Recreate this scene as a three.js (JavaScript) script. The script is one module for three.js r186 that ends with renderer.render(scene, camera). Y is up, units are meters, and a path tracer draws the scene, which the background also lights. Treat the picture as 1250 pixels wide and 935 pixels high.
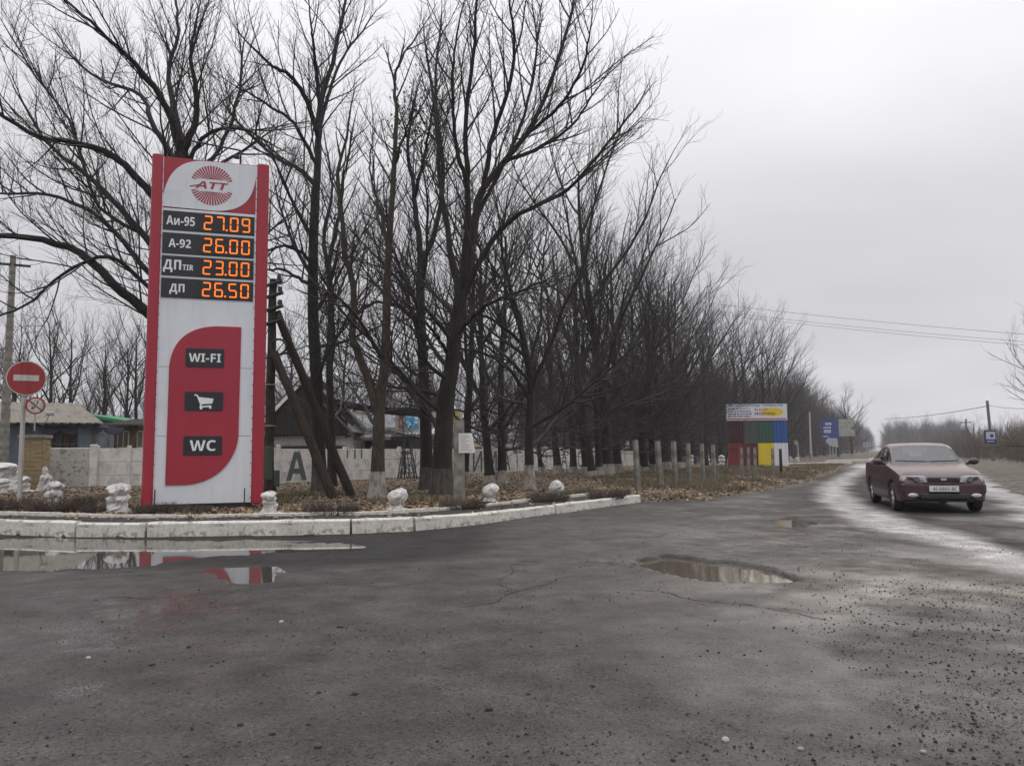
import * as THREE from 'three';
import { mergeGeometries } from 'three/addons/utils/BufferGeometryUtils.js';
import { RoundedBoxGeometry } from 'three/addons/geometries/RoundedBoxGeometry.js';
import { TextGeometry } from 'three/addons/geometries/TextGeometry.js';
import { FontLoader } from 'three/addons/loaders/FontLoader.js';

// ------------------------------------------------------------------ camera, sky, sun, exposure
const EYE = 1.25, FPX = 962, CX = 625, CY = 467.5;
const scene = new THREE.Scene();
const camera = new THREE.PerspectiveCamera(2 * Math.atan(CY / FPX) * 180 / Math.PI, 1024 / 765, 0.1, 3000);
camera.position.set(0, EYE, 0);
camera.rotation.order = 'YXZ';
camera.rotation.set(5.08 * Math.PI / 180, 0, -0.009);
scene.add(camera);
const renderer = new THREE.WebGLRenderer({ antialias: true });
renderer.setSize(1024, 765);
renderer.toneMapping = THREE.LinearToneMapping;
renderer.toneMappingExposure = 1.45;
renderer.shadowMap.enabled = true;
const SUN_AZ = 23 * Math.PI / 180, SUN_EL = 24 * Math.PI / 180;
const sunDir = new THREE.Vector3(Math.sin(SUN_AZ) * Math.cos(SUN_EL), Math.sin(SUN_EL), -Math.cos(SUN_AZ) * Math.cos(SUN_EL));
const sun = new THREE.DirectionalLight(0xfff4e6, 0.5);
sun.position.copy(sunDir).multiplyScalar(150);
sun.castShadow = true; sun.shadow.radius = 90; sun.shadow.mapSize.set(2048, 2048);
Object.assign(sun.shadow.camera, { left: -70, right: 70, top: 70, bottom: -70, near: 1, far: 400 });
scene.add(sun, sun.target);

// ------------------------------------------------------------------ random numbers and noise
function rngOf(seed) { let a = seed >>> 0; return () => { a = (a + 0x6D2B79F5) | 0; let t = Math.imul(a ^ (a >>> 15), 1 | a); t = (t + Math.imul(t ^ (t >>> 7), 61 | t)) ^ t; return ((t ^ (t >>> 14)) >>> 0) / 4294967296; }; }
const hash = (x, y, s) => { let h = Math.imul(x, 374761393) + Math.imul(y, 668265263) + Math.imul(s, 2147483647) | 0; h = Math.imul(h ^ (h >>> 13), 1274126177); return ((h ^ (h >>> 16)) >>> 0) / 4294967296; };
const mod = (a, n) => ((a % n) + n) % n;
function vnoise(x, y, s = 0, per = 0) {
  const ix = Math.floor(x), iy = Math.floor(y), fx = x - ix, fy = y - iy, u = fx * fx * (3 - 2 * fx), v = fy * fy * (3 - 2 * fy);
  const h = (a, b) => per ? hash(mod(a, per), mod(b, per), s) : hash(a, b, s);
  return (h(ix, iy) * (1 - u) + h(ix + 1, iy) * u) * (1 - v) + (h(ix, iy + 1) * (1 - u) + h(ix + 1, iy + 1) * u) * v;
}
function fbm(x, y, s = 0, oct = 4, per = 0) { let a = 0, w = 0.5, n = 0; for (let i = 0; i < oct; i++) { a += w * vnoise(x, y, s + i, per); n += w; x *= 2; y *= 2; per *= 2; w *= 0.5; } return a / n; }
const clamp = THREE.MathUtils.clamp, lerp = THREE.MathUtils.lerp;
const ss = (a, b, x) => { const t = clamp((x - a) / (b - a), 0, 1); return t * t * (3 - 2 * t); };

// overcast sky: brighter overhead, a paler spot where the sun stands behind the cloud
{
  const W = 1024, H = 512, d = new Float32Array(W * H * 4);
  for (let r = 0; r < H; r++) for (let c = 0; c < W; c++) {
    const up = ((r + 0.5) / H - 0.5) * Math.PI, az = ((c + 0.5) / W - 0.5) * 2 * Math.PI;
    const x = Math.cos(az) * Math.cos(up), y = Math.sin(up), z = Math.sin(az) * Math.cos(up);
    const e = Math.max(0, up) * 180 / Math.PI;
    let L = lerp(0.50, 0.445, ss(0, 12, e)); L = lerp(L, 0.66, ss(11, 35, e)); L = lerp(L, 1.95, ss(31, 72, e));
    const k = 1 / (Math.max(y, 0) + 0.16), n = fbm(x * k * 1.1 + 40, z * k * 1.5 + 40, 5, 5), n2 = fbm(x * k * 0.45 + 10, z * k * 0.6 + 90, 9, 3);
    L *= 1 + (n - 0.5) * 0.22 + (n2 - 0.5) * 0.26;
    const ang = Math.acos(clamp(x * sunDir.x + y * sunDir.y + z * sunDir.z, -1, 1)) * 180 / Math.PI;
    L += (0.035 * Math.exp(-((ang / 5) ** 2)) + 0.035 * Math.exp(-((ang / 16) ** 2))) * (0.1 + 1.6 * n);
    if (up < 0) L = 0.12;
    const o = (r * W + c) * 4; d[o] = L * 0.985; d[o + 1] = L * 0.985; d[o + 2] = L * 1.025; d[o + 3] = 1;
  }
  const t = new THREE.DataTexture(d, W, H, THREE.RGBAFormat, THREE.FloatType);
  t.mapping = THREE.EquirectangularReflectionMapping; t.magFilter = t.minFilter = THREE.LinearFilter; t.needsUpdate = true;
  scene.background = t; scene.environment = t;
}

// ------------------------------------------------------------------ placing: where a line of sight meets the ground or a given distance
const camM = new THREE.Matrix4().makeRotationFromEuler(camera.rotation);
const sight = (px, py) => new THREE.Vector3((px - CX) / FPX, -(py - CY) / FPX, -1).applyMatrix4(camM);
const P = (px, py, D) => { const d = sight(px, py); return d.multiplyScalar(D / -d.z).add(new THREE.Vector3(0, EYE, 0)); };
const G = (px, py, h = 0) => { const d = sight(px, py); return d.multiplyScalar((h - EYE) / d.y).add(new THREE.Vector3(0, EYE, 0)); };
const V = (x, y, z) => new THREE.Vector3(x, y, z);

// ------------------------------------------------------------------ objects
const used = {};
const numbered = (n) => { const k = used[n] = (used[n] ?? -1) + 1; return k ? n + '_' + String(k).padStart(3, '0') : n; };
function tag(o, label, category, group) { o.userData = { label, category }; if (group) o.userData.group = group; return o; }
function thing(name, label, category, pos = [0, 0, 0], turn = 0, group) {
  const o = new THREE.Group(); o.name = numbered(name); o.position.set(...pos); o.rotation.y = turn; scene.add(o); return tag(o, label, category, group);
}
const norm = (g) => { const q = g.index ? g.toNonIndexed() : g; for (const k of Object.keys(q.attributes)) if (!['position', 'normal', 'uv', 'color'].includes(k)) q.deleteAttribute(k); if (!q.attributes.uv) q.setAttribute('uv', new THREE.Float32BufferAttribute(new Float32Array(q.attributes.position.count * 2), 2)); return q; };
function planar(g) { // uv in metres on the plane each face turns to
  const p = g.attributes.position, n = g.attributes.normal, uv = new Float32Array(p.count * 2);
  for (let i = 0; i < p.count; i++) {
    const ax = Math.abs(n.getX(i)), ay = Math.abs(n.getY(i)), az = Math.abs(n.getZ(i));
    const [u, v] = ay > ax && ay > az ? [p.getX(i), p.getZ(i)] : ax > az ? [p.getZ(i), p.getY(i)] : [p.getX(i), p.getY(i)];
    uv[i * 2] = u; uv[i * 2 + 1] = v;
  }
  g.setAttribute('uv', new THREE.BufferAttribute(uv, 2)); return g;
}
function part(name, geos, mat, parent) {
  const list = [].concat(geos).map(norm), g = list.length > 1 ? mergeGeometries(list) : list[0];
  if (mat.userData.metres) planar(g);
  const m = new THREE.Mesh(g, mat); m.castShadow = m.receiveShadow = true;
  m.name = parent ? name : numbered(name); (parent ?? scene).add(m); return m;
}
const struct = (name, g, m) => { const o = part(name, g, m); o.userData.kind = 'structure'; return o; };
function copyOf(o, label, pos, turn, scale) {
  const c = o.clone(); c.name = numbered(o.name.replace(/_\d{3}$/, '')); c.userData = { ...o.userData }; if (label) c.userData.label = label;
  if (pos) c.position.set(...pos); if (turn !== undefined) c.rotation.y = turn; if (scale) c.scale.set(...[].concat(scale, scale, scale).slice(0, 3)); scene.add(c); return c;
}
const box = (w, h, d, x = 0, y = 0, z = 0, ry = 0, rz = 0, rx = 0) => { const g = new THREE.BoxGeometry(w, h, d); if (rx) g.rotateX(rx); if (rz) g.rotateZ(rz); if (ry) g.rotateY(ry); return g.translate(x, y, z); };
const rbox = (w, h, d, r, x = 0, y = 0, z = 0, seg = 2) => new RoundedBoxGeometry(w, h, d, seg, r).translate(x, y, z);
function rod(a, b, r1, r2 = r1, sides = 8) {
  const d = b.clone().sub(a), g = new THREE.CylinderGeometry(r2, r1, d.length(), sides);
  g.translate(0, d.length() / 2, 0).applyQuaternion(new THREE.Quaternion().setFromUnitVectors(V(0, 1, 0), d.normalize())).translate(a.x, a.y, a.z); return g;
}
const extr = (shape, depth, bevel = 0, seg = 12) => new THREE.ExtrudeGeometry(shape, { depth, bevelEnabled: bevel > 0, bevelSize: bevel, bevelThickness: bevel, bevelSegments: 2, curveSegments: seg });
const polyShape = (pts) => { const s = new THREE.Shape(); pts.forEach((p, i) => i ? s.lineTo(p[0], p[1]) : s.moveTo(p[0], p[1])); return s; };
const fontBold = await new FontLoader().loadAsync('fonts/droid/droid_sans_bold.typeface.json');
const fontPlain = await new FontLoader().loadAsync('fonts/droid/droid_sans_regular.typeface.json');
function textGeo(str, h, depth, font = fontBold, width) { // centred, cap height h
  const g = new TextGeometry(str, { font, size: h, depth, curveSegments: 5, bevelEnabled: false }); g.computeBoundingBox();
  const b = g.boundingBox, cap = new TextGeometry('E', { font, size: h, depth, curveSegments: 2, bevelEnabled: false }); cap.computeBoundingBox();
  const k = h / cap.boundingBox.max.y, kx = width ? width / (b.max.x - b.min.x) : k;
  return g.translate(-(b.min.x + b.max.x) / 2, -cap.boundingBox.max.y / 2, 0).scale(kx, k, 1);
}

// ------------------------------------------------------------------ textures
function dataTex(n, fn, srgb, rep = 1) {
  const d = new Uint8Array(n * n * 4);
  for (let y = 0; y < n; y++) for (let x = 0; x < n; x++) { const c = fn(x / n, y / n, x, y), o = (y * n + x) * 4; d[o] = clamp(c[0], 0, 1) * 255; d[o + 1] = clamp(c[1], 0, 1) * 255; d[o + 2] = clamp(c[2], 0, 1) * 255; d[o + 3] = 255; }
  const t = new THREE.DataTexture(d, n, n); t.wrapS = t.wrapT = THREE.RepeatWrapping; t.magFilter = THREE.LinearFilter; t.minFilter = THREE.LinearFilter;
  if (srgb) t.colorSpace = THREE.SRGBColorSpace; t.repeat.set(rep, rep); t.needsUpdate = true; return t;
}
const grey = (v) => [v, v, v];
const T = {};
{ // asphalt: stones of many greys in a dark binder, 2 m a side
  const n = 1024, h = new Float32Array(n * n), tone = new Float32Array(n * n), r = rngOf(77);
  for (let i = 0; i < 26000; i++) {
    const cx = r() * n, cy = r() * n, R = 1.2 + r() * r() * 5.5, t = r(), e = 0.6 + r() * 0.8, hh = 0.35 + r() * 0.65;
    for (let y = Math.floor(-R - 1); y <= R + 1; y++) for (let x = Math.floor(-R - 1); x <= R + 1; x++) {
      const q = Math.hypot(x * e, y / e) / R; if (q > 1) continue;
      const k = mod(Math.round(cy + y), n) * n + mod(Math.round(cx + x), n), hv = hh * Math.sqrt(1 - q * q);
      if (hv > h[k]) { h[k] = hv; tone[k] = t; }
    }
  }
  T.asphalt = dataTex(n, (u, v, x, y) => { const k = y * n + x, b = 0.56 + (tone[k] < 0.3 ? -0.26 : (tone[k] - 0.6) * 0.22) * Math.min(1, h[k] * 2) + (fbm(u * 8, v * 8, 3, 4, 8) - 0.5) * 0.26 + (hash(x, y, 1) - 0.5) * 0.12 - (h[k] < 0.05 ? 0.06 : 0); return [b * 1.02, b, b * 0.975]; }, true, 1 / 2);
  T.asphaltH = dataTex(n, (u, v, x, y) => grey(h[y * n + x] * 0.6 + fbm(u * 20, v * 20, 8, 3, 20) * 0.4), false, 1 / 2);
}
T.grime = dataTex(512, (u, v) => { const a = fbm(u * 5, v * 5, 21, 5, 5), b = fbm(u * 24, v * 24, 22, 3, 24); const w = 0.95 - 0.14 * ss(0.45, 0.8, a) - 0.10 * b; return [w, w * 0.985, w * 0.96]; }, true, 1 / 1.7);
T.chipped = dataTex(512, (u, v) => { const a = fbm(u * 9, v * 9, 31, 5, 9), b = fbm(u * 3, v * 3, 32, 4, 3), c = fbm(u * 40, v * 40, 33, 2, 40); const chip = 0.85 * ss(0.56, 0.66, a + (b - 0.5) * 0.25 + (c - 0.5) * 0.12), w = 0.95 - 0.18 * c - 0.18 * b; return [lerp(w, 0.58, chip), lerp(w * 0.985, 0.56, chip), lerp(w * 0.95, 0.53, chip)]; }, true, 1 / 1.1);
T.concrete = dataTex(512, (u, v, x, y) => { const w = 0.60 + 0.5 * (fbm(u * 6, v * 6, 41, 5, 6) - 0.5) + (hash(x, y, 4) - 0.5) * 0.1; return [w, w * 0.985, w * 0.95]; }, true, 1 / 0.9);
T.bark = dataTex(512, (u, v) => { const f = fbm(u * 26 + fbm(u * 6, v * 6, 52, 2, 6) * 3, v * 7, 51, 4), c = fbm(u * 4, v * 4, 53, 3, 4); const w = 0.22 + 0.36 * f + 0.2 * c; return [w, w * 0.93, w * 0.86]; }, true);
T.barkH = dataTex(512, (u, v) => grey(fbm(u * 26 + fbm(u * 6, v * 6, 52, 2, 6) * 3, v * 7, 51, 4)), false);
T.soil = dataTex(768, (u, v, x, y) => {
  const a = fbm(u * 10, v * 10, 61, 5, 10), b = fbm(u * 60, v * 60, 62, 3, 60), c = hash(x >> 1, y >> 1, 63), w = 0.46 + 0.5 * (a - 0.5) + 0.55 * (b - 0.5) + (c > 0.93 ? 0.16 : 0) - (c < 0.06 ? 0.14 : 0);
  return [w, w * 0.965, w * 0.91];
}, true, 1 / 3);
T.soilH = dataTex(512, (u, v) => grey(fbm(u * 40, v * 40, 65, 4, 40)), false, 1 / 1.5);
T.wood = dataTex(512, (u, v) => { const w = 0.5 + 0.5 * (fbm(u * 60, v * 3, 71, 4) - 0.5) + 0.25 * (fbm(u * 4, v * 4, 72, 3, 4) - 0.5); return [w, w * 0.92, w * 0.82]; }, true, 1 / 0.8);
T.lime = dataTex(512, (u, v) => { const a = fbm(u * 30 + fbm(u * 6, v * 6, 35, 2, 6) * 2, v * 9, 34, 4), b = fbm(u * 5, v * 5, 36, 4, 5), q = ss(0.52, 0.72, a * 0.7 + b * 0.45); let k = q; const w = 0.94 - 0.18 * b; k *= 0.55; return [lerp(w, 0.46, k), lerp(w * 0.985, 0.43, k), lerp(w * 0.96, 0.40, k)]; }, true, 1);
T.faint = dataTex(256, (u, v) => { const w = 0.955 - 0.05 * fbm(u * 4, v * 4, 95, 4, 4) - 0.03 * ss(0.5, 0.8, fbm(u * 20, v * 2, 96, 3)); return [w, w, w]; }, true, 1 / 2.2);
T.cloth = dataTex(256, (u, v) => { const w = 0.86 + 0.26 * (fbm(u * 6, v * 6, 81, 5, 6) - 0.5); return [w, w * 0.99, w * 0.97]; }, true, 2);
T.crease = dataTex(256, (u, v) => { const q = (a, k) => 1 - Math.abs(2 * fbm(u * a + fbm(u * 4, v * 4, 88, 2, 4), v * a, k, 3) - 1); return grey(q(7, 86) * 0.6 + q(15, 87) * 0.4); }, false, 1.5);
T.streak = dataTex(512, (u, v) => { const w = 0.95 - 0.14 * ss(0.48, 0.75, fbm(u * 30, v * 2.0, 91, 4)) - 0.08 * fbm(u * 5, v * 5, 92, 4, 5); return [w, w, w * 0.985]; }, true, 1 / 2.4);

const lin = (r, g, b) => new THREE.Color().setRGB(r, g, b);
function mat(color, rough = 0.8, o = {}) {
  const { metres, ...rest } = o, m = new THREE.MeshStandardMaterial({ roughness: rough, ...rest });
  m.color = Array.isArray(color) ? lin(...color) : new THREE.Color(color); if (metres || o.map) m.userData.metres = true; return m;
}
const M = {
  kerb: mat([0.88, 0.87, 0.84], 0.75, { map: T.chipped, bumpMap: T.chipped, bumpScale: 0.004 }),
  fence: mat([0.86, 0.85, 0.83], 0.9, { map: T.grime }),
  plaster: mat([0.74, 0.74, 0.74], 0.9, { map: T.chipped }),
  concrete: mat([0.62, 0.60, 0.56], 0.9, { map: T.concrete, bumpMap: T.concrete, bumpScale: 0.004 }),
  greyMetal: mat([0.36, 0.36, 0.36], 0.5, { metalness: 0.3 }),
  dark: mat([0.025, 0.025, 0.028], 0.6),
  black: mat([0.010, 0.010, 0.012], 0.4),
  signRed: mat([0.40, 0.020, 0.042], 0.42, { map: T.faint }),
  signWhite: mat([0.78, 0.80, 0.84], 0.35, { map: T.faint }),
  white: mat([0.75, 0.75, 0.75], 0.5),
  emblem: mat([0.33, 0.025, 0.055], 0.5),
  led: mat([0.02, 0.012, 0.008], 0.5, { emissive: new THREE.Color().setRGB(1.0, 0.185, 0.010), emissiveIntensity: 1.0 }),
  plate: mat([0.012, 0.014, 0.018], 0.35),
  wood: mat([0.16, 0.125, 0.095], 0.9, { map: T.wood, bumpMap: T.wood, bumpScale: 0.01 }),
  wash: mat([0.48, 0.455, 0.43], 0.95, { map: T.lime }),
  cloth: mat([0.72, 0.71, 0.70], 0.85, { map: T.cloth, bumpMap: T.crease, bumpScale: 0.035 }),
  twine: mat([0.25, 0.23, 0.2], 0.9),
  green: mat([0.085, 0.105, 0.09], 0.9),
};
M.cloth.userData.metres = false;
const barkMat = (c, nm) => { const m = new THREE.MeshStandardMaterial({ color: lin(...c), roughness: 0.95, map: T.bark, bumpMap: T.barkH, bumpScale: 0.025, name: nm }); return m; };
M.bark = barkMat([0.21, 0.19, 0.16], 'bark'); M.barkDark = barkMat([0.105, 0.092, 0.086], 'bark'); M.barkGrey = barkMat([0.15, 0.135, 0.12], 'bark'); M.barkBrown = barkMat([0.14, 0.11, 0.086], 'bark');
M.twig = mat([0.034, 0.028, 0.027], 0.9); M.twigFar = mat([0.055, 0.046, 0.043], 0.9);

// ------------------------------------------------------------------ ground plan, in metres: [right of the camera, ahead of it]
const KERB = [[-30, 20.5], [-14, 15.35], [-8.7, 13.53], [-7.08, 12.98], [-5.94, 12.88], [-4.36, 13.0], [-2.67, 13.12], [-1.68, 13.45], [-0.54, 14.43], [0.9, 16.39], [3.2, 19.8]];
const EDGE = [...KERB, [5.0, 20.35], [7.91, 24.44], [12.91, 33.45], [21.46, 51.42], [42.25, 94.1], [200, 425]];
const RIGHT = [[13, -30], [12.2, 2], [11.3, 10], [11.5, 18], [15.3, 25.8], [20.9, 35.7], [31, 56], [50.5, 96], [212, 437]];
function side(poly, x, d) { // distance to a polyline, positive on its left as one walks along it
  let best = 1e9, s = 1;
  for (let i = 0; i + 1 < poly.length; i++) {
    const [ax, ad] = poly[i], [bx, bd] = poly[i + 1], ux = bx - ax, ud = bd - ad, L = ux * ux + ud * ud, t = clamp(((x - ax) * ux + (d - ad) * ud) / L, 0, 1);
    const q = Math.hypot(x - ax - t * ux, d - ad - t * ud);
    if (q < best - 1e-6) { best = q; s = ux * (d - ad) - ud * (x - ax) >= 0 ? 1 : -1; }
  }
  return best * s;
}
function inside(poly, x, d) { // signed distance to a closed outline, positive inside
  let best = 1e9, c = false;
  for (let i = 0, j = poly.length - 1; i < poly.length; j = i++) {
    const [ax, ad] = poly[j], [bx, bd] = poly[i], ux = bx - ax, ud = bd - ad, t = clamp(((x - ax) * ux + (d - ad) * ud) / (ux * ux + ud * ud), 0, 1);
    best = Math.min(best, Math.hypot(x - ax - t * ux, d - ad - t * ud));
    if ((ad > d) !== (bd > d) && x < (bx - ax) * (d - ad) / (bd - ad) + ax) c = !c;
  }
  return c ? best : -best;
}
const onGround = (list, h = 0) => list.map(([a, b]) => { const p = G(a, b, h); return [p.x, -p.z]; });
const DIPS = [ // outline as seen, how deep, how steep its edge is, water level
  { name: 'puddle', label: 'long shallow rain puddle below the white kerb mirroring the bare trees', o: [[-140, 668], [0, 660], [60, 659], [200, 660], [300, 662], [432, 664], [428, 671], [300, 676], [222, 681], [195, 690], [120, 697], [0, 699], [-160, 704]], deep: 0.072, edge: 0.35, water: -0.0535, level: -0.05 },
  { name: 'puddle', label: 'tiny puddle mirroring the red edge of the price sign', o: [[268, 697], [322, 696], [332, 707], [318, 714], [285, 713], [264, 705]], deep: 0.02, edge: 0.2, water: -0.007 },
  { name: 'pothole_puddle', label: 'deep pothole full of muddy brown water in the middle of the asphalt', o: [[776, 682], [812, 678], [900, 684], [972, 701], [955, 709], [890, 710], [830, 702], [790, 691]], deep: 0.10, edge: 0.07, water: -0.042 },
  { name: 'pothole_puddle', label: 'small water-filled pothole near the bend beside the pale dusty strip', o: [[944, 634], [968, 632], [990, 638], [984, 645], [962, 643]], deep: 0.09, edge: 0.12, water: -0.03 },
  { name: 'pothole_puddle', label: 'narrow wet pothole just left of the large muddy one', o: [[700, 684], [748, 685], [748, 690], [718, 690]], deep: 0.06, edge: 0.07, water: -0.03 },
  { name: 'pothole_puddle', label: 'narrow wet pothole farther left, straight below a wrapped bundle by the kerb', o: [[622, 683], [655, 683], [657, 687], [630, 687]], deep: 0.05, edge: 0.07, water: -0.028 },
];
for (const q of DIPS) { q.w = onGround(q.o, q.level ?? 0); q.bx = [Math.min(...q.w.map((p) => p[0])) - 0.6, Math.max(...q.w.map((p) => p[0])) + 0.6, Math.min(...q.w.map((p) => p[1])) - 0.6, Math.max(...q.w.map((p) => p[1])) + 0.6]; }
const wavy = (x, d) => 0.010 * (fbm(x * 0.5 + 50, d * 0.5, 101, 3) - 0.5) + 0.006 * (fbm(x * 2.5, d * 2.5, 102, 3) - 0.5);
function asphaltY(x, d) {
  let y = wavy(x, d);
  if (x < 0.8 && d > 7 && d < 22) y -= 0.05 * ss(-5.2, -2.4, side(EDGE, x, d)) * ss(0.8, -1.8, x);
  if (d > 12) y += 0.04 * ss(0.5, 0.85, fbm(x * 0.8, d * 0.8, 104, 3)) * ss(1.6, 0.1, Math.min(Math.abs(side(EDGE, x, d)), 3)) * -1;
  for (const q of DIPS) if (x > q.bx[0] && x < q.bx[1] && d > q.bx[2] && d < q.bx[3]) {
    const s = inside(q.w, x, d) + (fbm(x * 3.1, d * 3.1, 103, 4) - 0.5) * (q.name === 'puddle' ? (q.edge > 0.3 ? 0.42 : 0.22) : 0.34) + (fbm(x * 7, d * 7, 106, 2) - 0.5) * 0.12 + (fbm(x * 14, d * 14, 105, 2) - 0.5) * 0.05;
    y = lerp(y, -q.deep + 0.3 * wavy(x, d), ss(-q.edge * 0.6, q.edge, s));
  }
  return y;
}
function soilY(x, d) { // verge behind kerb and road edge, shoulder on the right, sunk below the asphalt
  const e = side(EDGE, x, d), r = -side(RIGHT, x, d);
  const n = fbm(x * 0.7, d * 0.7, 111, 4) - 0.5, nn = (fbm(x * 3, d * 3, 112, 3) - 0.5) * 0.05;
  const kerbed = d < 19.9 && x < 3.4;
  if (e > -0.4) { const up = kerbed ? (e > 0.12 ? 0.165 : -0.1) : lerp(-0.07, 0.13, ss(-0.35, 1.3, e + n * 0.9)); return lerp(up, 0.06, ss(8, 22, e)) + (kerbed && e < 1.25 ? nn * 0.5 : nn + n * 0.05); }
  if (r > -0.5) return lerp(-0.07, 0.1, ss(-0.4, 1.6, r + n)) + nn + ss(3, 20, r) * 0.3 * n;
  return -0.25;
}
function gridMesh(xs, ds, yf, cf) {
  const nx = xs.length, nd = ds.length, p = new Float32Array(nx * nd * 3), uv = new Float32Array(nx * nd * 2), c = new Float32Array(nx * nd * 3), idx = [];
  for (let j = 0; j < nd; j++) for (let i = 0; i < nx; i++) {
    const k = j * nx + i, x = xs[i], d = ds[j]; p[k * 3] = x; p[k * 3 + 1] = yf(x, d); p[k * 3 + 2] = -d; uv[k * 2] = x; uv[k * 2 + 1] = d; c.set(cf(x, d, p[k * 3 + 1]), k * 3);
  }
  for (let j = 0; j + 1 < nd; j++) for (let i = 0; i + 1 < nx; i++) { const a = j * nx + i; idx.push(a, a + 1, a + nx + 1, a, a + nx + 1, a + nx); }
  const g = new THREE.BufferGeometry();
  g.setAttribute('position', new THREE.BufferAttribute(p, 3)); g.setAttribute('uv', new THREE.BufferAttribute(uv, 2)); g.setAttribute('color', new THREE.BufferAttribute(c, 3)); g.setIndex(idx); g.computeVertexNormals(); return g;
}
const steps = (list) => { const a = []; let x = list[0]; a.push(x); for (let i = 1; i < list.length; i += 2) { const st = list[i], to = list[i + 1]; while (x < to - 1e-6) { x = Math.min(to, x + st); a.push(x); } } return a; };

// pale dusty strips that follow the traffic on the road, and damp or muddy patches: albedo only
const LANE = [[5.4, 6], [5.7, 9.5], [6.1, 12], [6.55, 15.2], [7.6, 19], [9.35, 24.2], [13.9, 33.6], [22.6, 51.6], [43.5, 94.3], [201, 425]];
const NEARBAND = onGround([[1090, 553.7], [1058, 569], [1020, 583], [996, 599], [1004, 612], [1032, 631], [1070, 645], [1109, 655], [1180, 676], [1250, 699], [1420, 750], [1420, 720], [1250, 675], [1186, 655], [1119, 641], [1067, 619], [1040, 606], [1032, 598], [1042, 585], [1068, 569], [1092, 553.9]]);
const FARBAND = onGround([[1120, 558], [1150, 567], [1195, 581], [1250, 604], [1420, 680], [1420, 735], [1250, 631], [1195, 601], [1150, 580], [1116, 560]]);
const SCRAPE = onGround([[1195, 684], [1250, 694], [1330, 716], [1330, 722], [1250, 701], [1198, 688]]);
function dusty(x, d) {
  if (d < 4 && x < 3) return 0;
  const n = fbm(x * 1.3, d * 0.7, 121, 4) - 0.5, f = fbm(x * 6, d * 3, 122, 3) - 0.5, g = fbm(x * 2.2 + 9, d * 1.1, 125, 3) - 0.5;
  const soft = 0.16 + 0.008 * d, at = (poly, m = 0.5) => ss(-soft, soft, inside(poly, x, d) + n * m) * clamp(0.82 + 0.75 * f + 0.5 * g, 0, 1);
  let k = x > 3.5 && d > 5 ? Math.max(at(NEARBAND), 0.95 * at(FARBAND, 1.2), 0.7 * at(SCRAPE, 0.3)) : 0;
  k += 0.2 * ss(0.56, 0.74, fbm(x * 0.6 + 7, d * 0.9, 123, 4)) * ss(1.2, 5, x) * ss(3, 8, d) * ss(22, 14, d);
  return clamp(k, 0, 1);
}
const laneAt = (x, d) => ss(0.2, -0.6, side(LANE, x, d)) * ss(5, 9, d);
function asphaltColor(x, d, y) {
  const a = fbm(x * 0.35 + 3, d * 0.35, 131, 4) - 0.5, b = fbm(x * 1.7, d * 1.7, 132, 4) - 0.5, mud = ss(0.5, 0.72, fbm(x * 0.55 + 20, d * 0.7 + 4, 133, 4)) * ss(-1, 4, x + (6 - d) * 0.4);
  const lane = laneAt(x, d), edgeDark = x > 3.5 && d > 5 ? 1 - 0.42 * ss(-0.95, -0.35, inside(NEARBAND, x, d) + a * 0.9) : 1, v = lerp(0.172, 0.148, lane) * edgeDark * (1 + 0.5 * a + 0.6 * b);
  const track = ss(0.16, 0.05, Math.abs(mod(side([[-9, 4], [-2, 7.2], [4, 12], [8.5, 24]], x, d) + 0.3 * a, 1.5) - 0.4)) * ss(3.4, 2.2, Math.abs(side([[-9, 4], [-2, 7.2], [4, 12], [8.5, 24]], x, d))) * ss(0.42, 0.6, fbm(x * 0.9, d * 0.9, 135, 3));
  let c = [v * 1.045, v * 0.985, v * 0.935].map((q) => q * (1 - 0.22 * track));
  c = c.map((q, i) => lerp(q, [0.22, 0.172, 0.13][i] * (1 + b), mud * 0.7));
  const k = dusty(x, d); c = c.map((q, i) => lerp(q, [1.5, 1.49, 1.51][i], k * 0.92));
  c = c.map((q) => q * lerp(1, 0.3, ss(-0.010, -0.03, y)));
  return c;
}
const rough = (() => { // metres -16..16 across, 0..32 ahead
  const n = 512, t = dataTex(n, (u, v) => {
    const x = u * 32 - 16, d = v * 32, a = fbm(x * 0.5 + 9, d * 0.5, 141, 5), b = fbm(x * 2.2, d * 2.2, 142, 4), c = fbm(x * 9, d * 9, 143, 3), k = dusty(x, d);
    let r = 0.62 + 0.30 * (a - 0.5) + 0.34 * (b - 0.5) + 0.34 * (c - 0.5);
    r -= 0.22 * ss(-0.5, 2.5, x) * ss(14, 9, d) * ss(0.47, 0.62, fbm(x * 0.8 + 17, d * 0.8 + 3, 146, 5)) * (0.5 + c);
    r -= 0.15 * ss(0.52, 0.68, fbm(x * 0.9 + 70, d * 0.6, 144, 4));
    for (const [px, py, rx, ry] of [[120, 786, 55, 11], [92, 846, 42, 9], [205, 742, 90, 26]]) { const g0 = G(px, py), w = G(px + rx, py), h = G(px, py - ry); const q = Math.hypot((x - g0.x) / (w.x - g0.x), (d + g0.z) / (g0.z - h.z)); r -= 0.42 * ss(1.15, 0.5, q + (c - 0.5) * 1.3 + (b - 0.5)); }
    return grey(clamp(lerp(r + ss(9, 20, d) * 0.2, 0.88, k * 0.85) + 0.25 * laneAt(x, d), 0.1, 0.95));
  }, false);
  t.wrapS = t.wrapT = THREE.MirroredRepeatWrapping; t.repeat.set(1 / 32, 1 / 32); t.offset.set(0.5, 0); return t;
})();
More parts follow.
